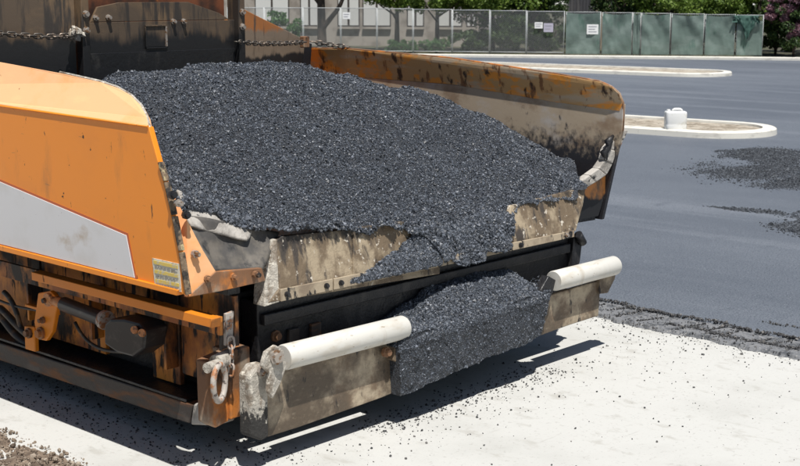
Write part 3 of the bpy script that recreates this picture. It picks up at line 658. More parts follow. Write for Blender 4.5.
# ---- left wing, lower panel: outline on the plane X = XL
lowpts = [onX(x, y, XL) for x, y in [(148.5, 127), (152, 140), (157, 158), (163, 180), (171, 215), (178, 250), (185, 295)]]
low = [tuple(p) for p in lowpts] + [(XL, 5.24, 1.0), (XL, 8.1, 1.0), (XL, 8.1, 1.79), (XL, 6.36, 1.776)]
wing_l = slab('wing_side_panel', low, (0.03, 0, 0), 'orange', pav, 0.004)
XT = 3.80
topc = [tuple(onX(148.5, 127, XL))] + [tuple(onX(x, y, XL + (XT - XL) * t)) for x, y, t in [(146.5, 117, .35), (141, 106, .65), (131, 95.5, .85), (118, 88, .95), (100, 82, 1), (60, 73, 1), (0, 62, 1)]] + [(XT, 8.1, 2.02), (XL, 8.1, 1.79), (XL, 6.36, 1.778)]
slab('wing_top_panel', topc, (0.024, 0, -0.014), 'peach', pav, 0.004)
# weld bead along the crease and bright worn rim
tube('weld_seam', [(XL - 0.002, 8.1, 1.788), (XL - 0.002, 6.36, 1.771), tuple(onX(148, 126.5, XL - 0.002))], 0.006, 'orange', pav, 6)
tube('rim', [tuple(onX(x, y, XL + (XT - XL) * t + 0.012)) for x, y, t in [(60, 72.5, 1), (100, 81.5, 1), (118, 87.5, .95), (131, 95, .85), (141.5, 105.5, .65), (147, 117, .35), (149.5, 127, 0), (152.5, 139, 0), (158, 158, 0), (164, 180, 0)]], 0.0075, 'crust', pav, 6)
# lower folded flange along the bottom
slab('wing_bottom_flange', [(XL - 0.014, 4.80, 0.975), (XL - 0.014, 8.1, 0.99), (XL - 0.014, 8.1, 1.02), (XL - 0.014, 4.79, 1.003)], (0.05, 0, 0), 'orange', pav, 0.003)
# white stripe panel, a thin plate proud of the side
st = [onX(x, y, XL - 0.005) for x, y in [(0, 182), (126, 235.5), (134.5, 278), (0, 244)]]
d0 = (st[0] - st[1]); d1 = (st[3] - st[2])
st[0] = st[1] + d0 * 2.2; st[3] = st[2] + d1 * 2.2
slab('stripe_border', [st[0] + [0.003, 0, .012], st[1] + [0.003, -.012, .012], st[2] + [0.003, -.012, -.006], st[3] + [0.003, 0, -.006]], (0.006, 0, 0), material('brick_red_pinstripe', (0.42, 0.10, 0.03), 0.5), pav, 0)
slab('white_stripe', st, (0.006, 0, 0), 'whitepanel', pav, 0.001)
# warning decal
dc = [onX(x, y, XL - 0.004) for x, y in [(152, 258), (179, 264), (181, 292), (155, 287)]]
dec = slab('warning_decal', dc, (0.006, 0, 0), 'decal', pav, 0)
A_, B_, C_, D_ = [np.array(p) for p in dc]
for k in range(3):
    t0, t1 = 0.06 + 0.32 * k, 0.19 + 0.32 * k
    q = [A_ + (D_ - A_) * t0, B_ + (C_ - B_) * t0, B_ + (C_ - B_) * t1, A_ + (D_ - A_) * t1]
    cq = sum(q) / 4; q = [cq + (p - cq) * 0.9 + [-0.002, 0, 0] for p in q]
    slab('print_band', q, (0.003, 0, 0), 'decalyellow', dec, 0)
    for j in range(2):
        t0 = 0.225 + 0.32 * k + 0.06 * j; t1 = t0 + 0.03; u = 0.08
        while u < 0.86:
            wd = random.uniform(0.06, 0.16); e = min(u + wd, 0.92)
            def dp(uu, tt): return (A_ * (1 - uu) + B_ * uu) * (1 - tt) + (D_ * (1 - uu) + C_ * uu) * tt + np.array([-0.002, 0, 0])
            slab('print_word', [dp(u, t0), dp(e, t0), dp(e, t1), dp(u, t1)], (0.003, 0, 0), 'decalgrey', dec, 0); u = e + 0.03
# front corrugated edge strip and bolted gusset (facing forward)
YG = 4.77
es = [onX(x, y, XL - 0.012) for x, y in [(157, 162), (163, 182), (171, 216), (178, 252), (185, 296)]]
for i in range(len(es) - 1):
    a, b = es[i], es[i + 1]
    slab('edge_strip', [a + (b - a) * 0.02, a + (b - a) * 0.98, a + (b - a) * 0.98 + [0.03, -0.004, 0], a + (b - a) * 0.02 + [0.03, -0.004, 0]], (0, -0.012, 0.003), 'edgestrip', pav, 0.004)
gus = [onX(158, 160, 3.69), onX(171, 190, 3.73), onY(187, 220, YG + 0.06), onY(203, 250, YG + 0.02), onY(215.5, 270.5, YG), onY(221, 290, YG), onY(187, 297, YG)]
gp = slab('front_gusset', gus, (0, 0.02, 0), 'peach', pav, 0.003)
for x, y in [(172.5, 195), (186, 215)]: bolt(onY(x, y, YG + 0.035), (-0.2, -1, 0.1), 0.014, 0.03, 'tar', gp)
for x, y in [(178, 203), (195, 254)]: bolt(onY(x, y, YG + 0.01), (0, -1, 0), 0.013, 0.03, 'bolt', gp)
bs = [onY(187, 297.5, YG - 0.004), onY(216, 272, YG - 0.004), onY(262, 268, YG + .02), onY(266, 281, YG + .02), onY(222, 291, YG - 0.004)]
bstrip = slab('bottom_strip', bs, (0, 0.03, 0), 'ruststeel', pav, 0.003)
for x, y in [(207, 279), (233.5, 277), (256, 274.5)]: bolt(onY(x, y, YG), (0, -1, 0), 0.013, 0.028, 'ruststeel', bstrip)
# apron: bent sheet between the gusset and the front plate
def bilin(c00, c10, c11, c01, nu, nv_, sag, seed, name, mat, thick=(0, 0.012, -0.01)):
    V = []; c00, c10, c11, c01 = [np.array(q, float) for q in (c00, c10, c11, c01)]
    for j in range(nv_ + 1):
        for i in range(nu + 1):
            u, t = i / nu, j / nv_
            p = (c00 * (1 - u) + c10 * u) * (1 - t) + (c01 * (1 - u) + c11 * u) * t
            q = np.array([p * 1.0]); 
            p = p + np.array([0, -1, 0.3]) * (sag * math.sin(math.pi * t) * math.sin(math.pi * min(1, u * 1.1)) + 0.012 * float(fbm(q, 9, 3, seed)[0]))
            V.append(p)
    F = [[j * (nu + 1) + i, j * (nu + 1) + i + 1, (j + 1) * (nu + 1) + i + 1, (j + 1) * (nu + 1) + i] for j in range(nv_) for i in range(nu)]
    o = fast(name, V, F, mat, pav, True)
    s = o.modifiers.new('solid', 'SOLIDIFY'); s.thickness = 0.012; s.offset = -1
    return o
# upper bright lip leans back under the heap, lower skirt, its shade painted in, drops to the strip
bilin(onY(190, 226, 4.97), onY(246, 241, 4.97), onY(256, 224, 5.05), onY(176, 190, 5.10), 22, 12, 0.02, 3, 'apron_lip', 'apron')
bilin(onY(213, 272, 4.86), onY(264, 268, 4.88), onY(280, 232, 5.02), onY(184, 214, 5.0), 22, 14, -0.03, 6, 'apron_skirt', 'apronlow')

# ---- right wing
XR = 7.60
rlow = [onX(622, 130, XR), onX(623.5, 104, XR), (XR, 5.05, 1.575), (XR, 6.53, 1.68), (XR, 8.15, 1.70), (XR, 8.15, 0.80), (XR, 5.12, 0.80)]
slab('wing_side_panel', rlow, (0.03, 0, 0), 'winglow', pav, 0.004)
rtop = [(XR - 0.003, 5.0, 1.568)] + [tuple(onX(x, y, XR - q)) for x, y, q in [(622.5, 102, .01), (619, 94, .03), (612, 87.5, .045), (600, 82, .045), (560, 75, .05), (450, 58.5, .05), (350, 49.5, .05), (310, 48.5, .05)]] + [(XR - 0.003, 8.15, 1.70), (XR - 0.003, 6.53, 1.682), (XR - 0.003, 5.55, 1.60)]
slab('wing_top_panel', rtop, (0.028, 0, -0.008), 'wingin', pav, 0.004)
tube('rim', [tuple(onX(x, y, XR - q + .012)) for x, y, q in [(310, 48, .05), (350, 49, .05), (450, 58, .05), (560, 74.5, .05), (600, 81.5, .045), (612, 87, .045), (619.5, 93.5, .03), (623, 102, .01), (623.5, 115, 0), (622.5, 131, 0)]], 0.008, 'ruststeel', pav, 6)
# right gusset facing forward and its crusted rim
YR = 5.1
rg = [onY(x, y, YR) for x, y in [(626, 133), (619.5, 150), (609, 180), (601, 208), (598.5, 216), (576, 220.5), (577, 199), (594, 180), (606, 170), (611, 152)]]
rgo = slab('front_gusset', rg, (0, 0.025, 0), material('orange_gusset_with_tar', (0.55, 0.22, 0.06), 0.5, layers=[dict(col=(0.16, 0.10, 0.06), scale=(9, 9, 5), lo=0.42, hi=0.6), dict(col=TAR, scale=(7, 7, 4), lo=0.50, hi=0.62, z=(0.85, 1.15), off=3.0)]), pav, 0.003)
outer = [(628.5, 130), (625, 139), (617, 151), (613, 164), (607, 175), (597, 182), (585, 189)]; inner = [(623, 130), (615, 140), (607.5, 149), (605, 160), (599, 168.5), (590, 175), (580, 182)]
for i in range(6):
    q = [outer[i], outer[i + 1], inner[i + 1], inner[i]]; k = 0.006 * (i % 2)
    slab('rim_crust', [onY(x, y, 5.03 + k) for x, y in q], (0, 0.06, 0), 'apron', pav, 0.008)
tube('black_clod', [tuple(onY(x, y, 5.04)) for x, y in [(613, 136), (608, 142), (609, 147), (604, 153), (606, 160)]], [.012, .03, .02, .03, .012], 'tar', pav, 7)

# ---- rear hopper wall
YB = 7.5
box('rear_wall', (5.02, YB, 0.9), (6.30, YB + 0.02, 2.17), 'rearwall', pav, 0.003)
slab('rear_wall_crown', [(5.06, YB, 2.172), (6.26, YB, 2.172), (6.16, YB, 2.22), (5.88, YB, 2.30), (5.30, YB, 2.30), (5.12, YB, 2.27)], (0, 0.02, 0), 'rearwall', pav, 0.003)
box('lower_wall_plate', (5.03, YB - 0.014, 0.95), (6.29, YB - 0.002, 1.965), 'rearlow', pav, 0.003)
box('upper_rust_plate', (4.98, YB + 0.16, 2.0), (6.34, YB + 0.19, 2.85), 'rearrust', pav, 0.004)
for x0 in (4.96, 6.30):
    pst = box('corner_post', (x0, YB - 0.05, 0.8), (x0 + 0.06, YB + 0.08, 2.75), 'rearwall', pav, 0.006)
    for z in (2.12, 2.225): bolt((x0 + 0.03 if x0 > 6 else x0 + 0.03, YB - 0.05, z), (0, -1, 0), 0.017, 0.03, 'bolt', pst)
for x, z in [(5.10, 2.20), (5.20, 2.20), (5.74, 2.165), (5.83, 2.165)]: bolt((x, YB, z), (0, -1, 0), 0.014, 0.032, 'bolt', pav)
# square inspection opening: frame bars round a dark recess
hx0, hx1, hz0, hz1 = 5.50, 5.66, 1.995, 2.135
ip = box('inspection_plate', (hx0, YB - 0.012, hz0), (hx1, YB - 0.002, hz1), 'rearwall', pav, 0.002)
for nm, lo_, hi_ in [('frame_bar', (hx0 - .006, YB - .022, hz1), (hx1 + .006, YB - .004, hz1 + .01)), ('frame_bar', (hx1, YB - .022, hz0), (hx1 + .014, YB - .004, hz1 - .002)), ('frame_bar', (hx0 - .006, YB - .022, hz0 - .012), (hx1 + .006, YB - .004, hz0 - .002)), ('frame_bar', (hx0 - .008, YB - .018, hz0), (hx0 - .002, YB - .004, hz1 - .002))]:
    box(nm, lo_, hi_, 'bolt' if nm == 'frame_bar' and hi_[0] > 5.65 and lo_[0] > 5.6 else 'rearwall', ip, 0.002)
# end panels sloping out to the wings
epr = [onY(241, 8, 7.52), onY(306, 40.5, 7.95), onY(304, 75, 7.95), onY(241, 80, 7.52)]
slab('end_panel', epr, (0.01, 0.02, 0), 'wingend', pav, 0.003)
slab('end_panel', [(4.955, 7.52, 1.3), (4.955, 7.52, 2.6), (3.80, 7.95, 2.6), (3.80, 7.95, 1.3)], (0.0, 0.02, 0), 'rearwall', pav, 0.003)
slab('wing_end_stop', [onY(305, 42, 7.93), onY(312, 44, 7.93), onY(310, 72, 7.93), onY(302, 72, 7.93)], (0.02, 0.03, 0), 'tar', pav, 0.003)
# an orange patch of paint on the left end panel and upper body of the tractor behind
slab('paint_remnant', [onY(2, 2, 7.70), onY(20, 0, 7.70), onY(17, 11, 7.70), onY(9, 17, 7.70), onY(4, 10, 7.70)], (0, 0.004, 0), material('old_yellow_orange_paint', (0.50, 0.24, 0.04), 0.5, layers=[dict(col=(0.04, 0.03, 0.025), scale=(22, 22, 22), lo=0.5, hi=0.56)]), pav, 0)
body = box('engine_body', (3.95, 8.3, 0.55), (7.35, 10.9, 2.15), 'orange', pav, 0.05)
box('operator_platform', (3.9, 9.2, 2.152), (7.4, 10.8, 2.24), 'darkframe', pav, 0.02)
for s_ in (3.98, 6.86):
    V, F = tubegeo([(s_, 9.6, 0.42), (s_ + 0.44, 9.6, 0.42)], 0.42, 28); wl = pymesh('wheel', V, F, 'hose', pav, 0.03)
    V, F = tubegeo([(s_ - 0.01, 9.6, 0.42), (s_ + 0.45, 9.6, 0.42)], 0.22, 20); pymesh('rim', V, F, 'darkframe', wl, 0.01)

# ---- chains
lv, lf_ = tubegeo([(0.021 * math.cos(a) + (0.014 if math.cos(a) > 0 else -0.014), 0.017 * math.sin(a), 0) for a in np.linspace(0, 2 * math.pi, 13)[:-1]], 0.0062, 6, True)
link_me = bpy.data.meshes.new('chain_link'); link_me.from_pydata([tuple(q) for q in lv], [], lf_); link_me.materials.append(M['chain'])
link_me.polygons.foreach_set('use_smooth', [True] * len(link_me.polygons))
def chain(name, pts, parent, scale=1.0, mat=None, pitch=0.047):
    pts = [Vector(p) for p in pts]; L = [0]
    for a, b in zip(pts, pts[1:]): L.append(L[-1] + (b - a).length)
    n = max(2, int(L[-1] / (pitch * scale)))
    root = bpy.data.objects.new(name, None); root.location = pts[0] - pav.location; COL.objects.link(root); root.parent = parent
    me = link_me
    if mat: me = link_me.copy(); me.materials[0] = M[mat]
    for i in range(n):
        s = (i + 0.5) / n * L[-1]
        k = max(j for j in range(len(L)) if L[j] <= s); k = min(k, len(pts) - 2); t = (s - L[k]) / (L[k + 1] - L[k]); p = pts[k].lerp(pts[k + 1], t)
        d = (pts[k + 1] - pts[k]).normalized()
        q = d.to_track_quat('X', 'Z').to_matrix().to_4x4() @ Matrix.Rotation((math.pi / 2 if i % 2 else 0) + random.uniform(-.2, .2), 4, 'X') @ Matrix.Scale(scale, 4)
        o = bpy.data.objects.new('link', me); COL.objects.link(o); o.parent = root
        o.matrix_parent_inverse = Matrix.Translation(-pts[0]); o.matrix_basis = Matrix.Translation(p) @ q
    return root
chain('chain', [onY(236, 42, 7.44), onY(262, 43.8, 7.52), onY(285, 43.6, 7.62), onY(305, 42.2, 7.74)], pav, 0.92)
chain('chain', [onY(311, 41.5, 7.84), onX(330, 44.8, 7.50), onX(349, 47.2, 7.57)], pav, 0.92)
chain('chain', [onY(-25, 30, 7.55), onY(0, 33.5, 7.53), onY(25, 35.8, 7.50), onY(50, 36.8, 7.47), onY(73, 35.6, 7.45)], pav, 0.92)
box('chain_lug', tuple(onY(304, 44, 7.80) - [0.02, 0.02, 0.03]), tuple(onY(304, 44, 7.80) + [0.045, 0.03, 0.06]), 'ruststeel', pav, 0.006)
rk = np.array([onY(74, 33, 7.46)] * 14) + rng.normal(0, 0.016, (14, 3))
rocks('chain_anchor', rk, rng.uniform(0.018, 0.035, 14), 'crust', pav)

# ---- hopper front plates and lip
PYB, PYT = 4.885, 4.965
def fp(x, y, t): return onY(x, y, PYB + (PYT - PYB) * t)
lp = [fp(268, 303, 0), fp(280, 288.5, .1), fp(276.5, 240, .95), fp(283, 236, 1), fp(345, 229.5, 1), fp(404, 221.5, 1), fp(408, 226, .95), fp(440, 268, 0.15), fp(440, 274, 0)]
p_l = slab('front_plate', lp, (0, 0.03, 0), 'tan', pav, 0.005)
slab('plate_end', [fp(264.5, 307, 0), fp(280, 302, 0), fp(277.5, 239, .95), fp(274, 240, .95), fp(267, 257, .8)], (0, 0.09, 0), 'crust', pav, 0.006)
slab('plate_rib', [fp(352, 228.5, 1), fp(354, 228.3, 1), fp(354, 281, .1), fp(352, 281.5, .1)], (0, -0.012, 0), 'tan', p_l, 0.002)
rp = [fp(500, 252, 0), fp(506, 236, .2), fp(511, 206, .95), fp(545, 197.5, 1), fp(586, 187, 1), fp(583, 205, .7), fp(576, 231, .05)]
p_r = slab('front_plate', rp, (0, 0.03, 0), 'tan', pav, 0.005)
# lip strip in bolted lengths
def stripseg(xa, xb):
    def top(x): return 289.5 - (x - 280) * 0.2005
    def bot(x): return 304.8 - (x - 267) * 0.2205
    return slab('lip_strip', [onY(xa, bot(xa), PYB - 0.014), onY(xb, bot(xb), PYB - 0.014), onY(xb, top(xb), PYB - 0.008), onY(xa, top(xa), PYB - 0.008)], (0, 0.012, 0), 'lipstrip', pav, 0.003)
for a, b in [(281, 333), (334.5, 391), (392.5, 447), (448.5, 512), (513.5, 574.5)]:
    sg = stripseg(a, b)
    for t in (0.12, 0.88):
        x = a + (b - a) * t; bolt(onY(x, 297 - (x - 274) * 0.21, PYB - 0.016), (0, -1, 0.1), 0.011, 0.014, 'tar' if random.random() < .5 else 'bolt', sg)
# hopper floor, side and under-structure
slab('hopper_floor', [(3.76, 5.05, 0.98), (7.56, 5.15, 0.84), (7.56, 8.0, 0.84), (3.76, 8.0, 0.98)], (0, 0, -0.04), 'tar', pav, 0)
box('front_cross_member', (4.30, 4.99, 0.36), (7.02, 5.12, 0.80), 'tar', pav, 0.008)
box('cross_member_rail', (4.32, 4.955, 0.675), (7.0, 4.988, 0.735), 'tar', pav, 0.006)
for x in (4.50, 4.66): box('cross_member_rib', (x, 4.965, 0.44), (x + 0.07, 4.988, 0.62), 'darkframe', pav, 0.004)
bolt((4.42, 4.988, 0.60), (0, -1, 0), 0.022, 0.03, 'ruststeel', pav)
box('chassis', (4.25, 5.13, 0.22), (7.05, 8.4, 0.83), 'tar', pav, 0.01)
slab('right_hinge_bracket', [onY(574, 238, 4.95), onY(583, 236, 4.95), onY(580, 262, 4.95), onY(570, 283, 4.95)], (0, 0.05, 0), 'tar', pav, 0.004)
tube('right_hinge_pin', [onY(578, 234, 4.93), onY(583, 243, 4.93)], 0.028, 'tar', pav, 10)

# ---- left side machinery
XS = 3.95
box('skirt_rail', (XS - 0.03, 4.89, 0.752), (XS + 0.03, 6.50, 0.800), 'orange', pav, 0.004)
box('skirt_rail_web', (XS + 0.031, 4.90, 0.70), (XS + 0.05, 8.3, 0.795), 'underorange', pav, 0.003)
for y0, y1, z0 in [(4.98, 5.42, 0.37), (5.44, 5.68, 0.30), (5.70, 6.1, 0.44), (6.12, 6.75, 0.34), (6.77, 8.0, 0.34)]:
    box('side_plate', (4.14, y0, z0), (4.17, y1, 0.86), 'underorange', pav, 0.004)
    box('side_gusset', (4.06, y0 + 0.01, z0 + 0.10), (4.138, y0 + 0.03, 0.74), 'underorange', pav, 0.003)
box('hopper_side_wall', (4.12, 5.0, 0.862), (4.20, 8.2, 0.97), 'tar', pav, 0.004)
# long lower frame rail and its crusted end
slab('lower_frame_rail', [(4.02, 5.22, 0.165), (4.02, 8.6, 0.13), (4.02, 8.6, 0.245), (4.02, 5.18, 0.275)], (0.11, 0, 0), 'darkframe', pav, 0.008)
box('rail_liner', (4.02, 5.24, 0.277), (4.25, 8.6, 0.292), 'tar', pav, 0.003)
slab('rail_end', [onX(193, 404, 4.0), onX(206, 401, 4.0), onX(216, 426, 4.0), onX(190, 425, 4.0)], (0.13, 0, 0), 'apron', pav, 0.012)
# bracket plates with pins (orange)
for pts_, th in [([(38, 293), (50, 291), (58, 300), (52, 332), (46, 341), (37, 339), (34, 322)], 0.03), ([(24, 326), (34, 327), (35, 352), (25, 349)], 0.03)]:
    br = slab('pivot_bracket', [onX(x, y, 3.99) for x, y in pts_], (th, 0, 0), 'orange', pav, 0.006)
for x, y, r_ in [(41, 333, .026), (29, 333, .022), (47, 300, .016), (43, 320, 0.014)]: bolt(onX(x, y, 3.985), (-1, 0, 0), r_, 0.03, 'ruststeel', pav)
box('bracket_tie', tuple(onX(50, 312, 4.0) + [0, -0.06, -0.012]), tuple(onX(25, 306, 4.0) + [0.03, 0.0, 0.012]), 'orange', pav, 0.003)
# hydraulic cylinder along the side
ca, cb = onX(56, 301, 4.0), onX(142, 334, 3.97)
ca, cb = np.array(ca), np.array(cb); dv = cb - ca
cyl = tube('hydraulic_cylinder', [ca + dv * .10, ca + dv * .56, ca + dv * .565, ca + dv * .60], [0.042, 0.042, 0.05, 0.05], 'rubber', pav, 16)
tube('piston_rod', [ca - dv * .02, ca + dv * .105], 0.030, 'copper', cyl, 12)
tube('clevis', [ca - dv * .06 + [-.03, 0, 0], ca - dv * .06 + [.03, 0, 0]], 0.04, 'copper', cyl, 12)
slab('motor_head', [onX(x, y, 3.92) for x, y in [(104, 324), (110, 319), (124, 319), (139, 323), (145, 331), (143, 349), (132, 357), (117, 353), (104, 344)]], (0.15, 0, 0), 'rubber', cyl, 0.014)
for x, y in ((135, 330), (142.5, 333)): tube('fitting', [onX(x, y, 3.925), onX(x - 1, y - 0.5, 3.875)], [0.022, 0.019], 'copper', cyl, 10)
tube('clamp_tape', [ca + dv * .575, ca + dv * .615], 0.053, 'shackle', cyl, 14)
for p0, p1, p2, p3, r_ in [((0, 308), (12, 318), (20, 332), (34, 338), .022), ((0, 316), (8, 324), (14, 338), (30, 346), .022), ((-10, 296), (10, 306), (20, 308), (50, 312), .008), ((75, 322), (85, 345), (100, 352), (125, 352), .010), ((4, 292), (14, 300), (18, 316), (22, 332), .016)]:
    tube('hose', bez(*[onX(x, y, 4.06) for x, y in (p0, p1, p2, p3)], 12), r_, 'hose', pav, 9)

# ---- push beam: bracket, shackle, rollers, plates
YP = 4.75
def slabpx(name, px, Y, ext, mat, bev=0.006, par=None): return slab(name, [onY(x, y, Y) for x, y in px], ext, mat, par or pav, bev)
slabpx('push_arm', [(206, 362), (228, 352), (229, 421), (216, 428), (208, 424)], 4.95, (0, 0.08, 0), 'ruststeel', 0.008)
slabpx('push_arm', [(230, 351), (250, 346), (252, 412), (231, 420)], 4.93, (0, 0.14, 0), 'ruststeel', 0.008)
box('push_beam', (4.20, 4.955, 0.30), (7.0, 4.987, 0.40), 'tar', pav, 0.01)
slabpx('chain_hanger', [(226, 314), (234, 311), (233, 340), (226, 346)], 4.90, (0, 0.02, 0), 'shackle', 0.003)
chain('chain', [onY(231, 338, 4.885), onY(231.5, 352, 4.88), onY(231, 374, 4.885)], pav, 0.95, 'shackle')
sc_ = onY(218, 381, 4.86)
ring = []
for k in range(20):
    a = 2 * math.pi * k / 20; ring.append((sc_[0] + 0.062 * math.cos(a), sc_[1] - 0.01 + 0.03 * math.cos(a), sc_[2] + 0.098 * math.sin(a) * (1 if math.sin(a) < 0 else 0.85)))
shk = tube('shackle', ring, 0.0155, 'shackle', pav, 9, closed=True)
tube('shackle_pin', [onY(207, 368, 4.86), onY(226, 361, 4.90)], 0.027, 'crust', shk, 10)
tube('shackle_lug', [onY(215, 362, 4.90), onY(228, 356, 4.93)], 0.036, 'crust', shk, 10)

def roller(xa, xb, ya, yb, r_):
    a, b = onY(xa, ya, YP), onY(xb, yb, YP); d = b - a
    o = tube('push_roller', [a, a + d * .012, b - d * .012, b], [r_ * .93, r_, r_, r_ * .93], 'roller', pav, 28)
    return o
roller(283, 403.5, 357.5, 327.0, 0.066); roller(553.5, 614.5, 281, 265.3, 0.064)
# left end bracket
slabpx('roller_end_plate', [(250, 377), (257, 366), (268, 364), (269, 437), (262, 441), (251, 437)], YP + 0.01, (0, 0.09, 0), 'crust', 0.012)
slabpx('roller_cheek', [(262, 366), (266, 352), (276, 345), (284, 350), (287, 366), (281, 383), (273, 399), (268, 392), (270, 374)], YP - 0.055, (0, 0.025, 0), 'crust', 0.006)
bolt(onY(276.5, 357, YP - .06), (-0.3, -1, 0), 0.026, 0.03, 'bolt', pav, 'roller_pin'); bolt(onY(262, 371, YP), (0, -1, 0), 0.018, 0.03, 'bolt', pav)
# backing plates under the rollers
slabpx('push_plate', [(267, 374), (401, 336), (398, 391), (381, 398), (300, 427), (268, 437)], YP + 0.03, (0, 0.03, 0), 'plate', 0.006)
slabpx('roller_cheek', [(399, 328), (406, 323), (407, 333), (396, 362), (393, 360)], YP - 0.02, (0, 0.06, 0), 'plate', 0.004)
slabpx('push_plate', [(533, 300), (601, 280), (598.5, 316), (570, 325), (534, 338)], YP + 0.03, (0, 0.03, 0), 'plate', 0.006)
slabpx('roller_cheek', [(600, 279), (617, 268), (615, 279), (608, 293), (600, 294)], YP + 0.005, (0, 0.05, 0), 'plate', 0.005)
slabpx('roller_cheek', [(541, 290), (549, 276), (556, 280), (553, 293), (541, 314), (534, 316)], YP - 0.03, (0, 0.06, 0), 'tar', 0.006)
bolt(onY(386, 352, YP), (0, -1, 0), 0.02, 0.03, 'ruststeel', pav)

# ================================================================== ASPHALT HEAPS
CX = np.array([3.7, 4.0, 4.4, 4.9, 5.3, 5.85, 6.35, 6.9, 7.36, 7.65]); CZ = np.array([1.67, 1.76, 1.855, 1.91, 1.925, 1.895, 1.81, 1.70, 1.53, 1.36])
LX = np.array([3.7, 3.99, 4.3, 4.46, 4.9, 5.43, 6.43, 7.2, 7.65]); LZ = np.array([1.42, 1.38, 1.20, 1.14, 1.12, 1.085, 1.10, 1.115, 1.11])
def smooth_interp(x, X, Z):
    r = 0
    for o in (-0.12, -0.06, 0, 0.06, 0.12): r = r + np.interp(x + o, X, Z)
    return r / 5
def heapz(x, y):
    lip = smooth_interp(x, LX, LZ); cr = smooth_interp(x, CX, CZ)
    t = np.clip((y - 4.99) / 1.45, 0, 1)
    prof = 0.80 * np.sin(t * math.pi / 2) + 0.20 * t * t * (3 - 2 * t)
    z = lip + (cr - lip) * prof - (0.10 + 0.14 * np.clip((5.2 - x) / 1.0, 0, 1)) * np.clip(y - 6.3, 0, 2)
    # avalanche channel in the middle running to the spill
    ch = np.exp(-((x - (5.95 + 0.10 * (y - 5))) / 0.42) ** 2) * np.clip(1 - (y - 4.95) / 1.0, 0, 1)
    z = z - 0.085 * ch + 0.02 * np.exp(-((x - 5.42) / 0.07) ** 2) * np.clip(1 - (y - 4.95) / 0.6, 0, 1)
    P = np.stack([x, y, x * 0], -1)
    return z + 0.040 * fbm(P, 2.2, 3, 31) + 0.021 * fbm(P, 6.5, 4, 37) - 0.02 * np.abs(vnoise(P * [3.2, 1.1, 1], 45))
def drape_len(x):                  # how far the mix hangs down over the plates
    P = np.stack([x * 1.0, x * 0, x * 0], -1)
    e = np.interp(x, [3.7, 4.28, 4.36, 4.85, 5.15, 5.45, 5.6, 6.15, 6.26, 6.34, 6.5, 7.1, 7.2], [0.09, 0.07, 0.012, 0.012, 0.012, 0.04, 0.20, 0.215, 0.18, 0.03, 0.012, 0.01, 0.0])
    return np.clip(e + 0.02 * fbm(P, 12, 3, 41), 0.004, 1)
def heap_point(x, v):
    """v in [0,1] surface behind the lip; v in [-1,0] draped over the lip"""
    x = 3.76 + (x - 3.76) / 3.825 * (np.interp(v, [0, 0.03, 0.16], [7.19, 7.22, 7.585]) - 3.76)
    y = np.interp(x, [3.7, 4.25, 4.42], [5.12, 5.075, 4.965]); y0 = y; y = np.where(v >= 0, y0 + v * (7.55 - y0), y0)
    z = heapz(x, y)
    dl = drape_len(x); dv_ = np.clip(-v, 0, 1)
    y = y - np.where(v < 0, 0.045 * np.sin(np.clip(dv_ * dl / 0.06, 0, 1) * math.pi / 2) + 0.10 * dv_ * dl / 0.3, 0)
    z = z - np.where(v < 0, dv_ * dl, 0)
    y = y - np.where(v < 0, 0.018 * fbm(np.stack([x, z, x * 0], -1), 8, 3, 51) * np.clip(dl / 0.1, 0, 1), 0)
    return np.stack([x, y, z], -1)
# left boundary: keep the mix inside the wings
xs = np.linspace(3.76, 7.585, 300); vs = np.concatenate([np.linspace(-1, 0, 26)[:-1], np.linspace(0, 1, 190)])
XX, VV = np.meshgrid(xs, vs)
Pm = heap_point(XX, VV)
# the drape on the left widens downward over the plate: spill fan
n = len(xs)
F = (np.arange(len(vs) - 1)[:, None] * n + np.arange(n - 1)[None]).ravel(); F = np.stack([F, F + 1, F + n + 1, F + n], 1)
heap = fast('asphalt_heap', Pm.reshape(-1, 3), F, 'mass', None, False)
tag(heap, 'large mound of loose dark asphalt filling the paver hopper', 'asphalt')
NG = 250000
gx_ = rng.uniform(3.77, 7.58, NG); gv = rng.uniform(0, 1, NG) ** 1.15
keep = gv < 0.92; gx_, gv = gx_[keep], gv[keep]
G = heap_point(gx_, gv); r_ = np.minimum(rng.gamma(1.6, 0.0013, len(G)) + 0.0021, 0.013)
G[:, 2] += r_ * rng.uniform(-0.2, 0.9, len(G))
dx = rng.uniform(3.8, 7.0, 90000); dx = dx[rng.random(90000) < drape_len(dx) * 3.2]; dx = 3.76 + (dx - 3.76) * 3.825 / 3.43; nd = len(dx); dvv = -rng.uniform(0, 1, nd); Gd = heap_point(dx, dvv); rd = rng.gamma(3.0, 0.00125, nd) + 0.0022
Gd[:, 1] -= rd * rng.uniform(-0.2, 0.8, nd)
# spill fan over the left plate (thin layer) and clinging lip crumbs
nf = 11000; fa = rng.uniform(0, 1, nf); fb = rng.uniform(0, 1, nf)
def fan_point(a, b):               # a: 0 at the left tip, 1 under the main spill; b: 0 at the lip strip, 1 at the diagonal upper edge
    x = 4.86 + 0.72 * a; zb = 0.825; zt = zb + 0.012 + 0.235 * np.clip(a, 0, 1) ** 1.4
    z = zb + (zt - zb) * b; yp = 4.885 + 0.08 * (z - 0.8) / 0.3
    P = np.stack([x, z, x * 0], -1)
    return np.stack([x, yp - 0.012 - 0.035 * np.sin(np.clip(1 - b, 0, 1) * 1.9) * np.clip(a * 2.2, 0.12, 1) - 0.008 * fbm(P, 14, 3, 77), z + 0.012 * fbm(P, 18, 2, 79) * b], -1)
Gf = fan_point(fa, fb)
FA, FB = np.meshgrid(np.linspace(0, 1, 60), np.linspace(0, 1, 24)); Pf = fan_point(FA, FB).reshape(-1, 3)
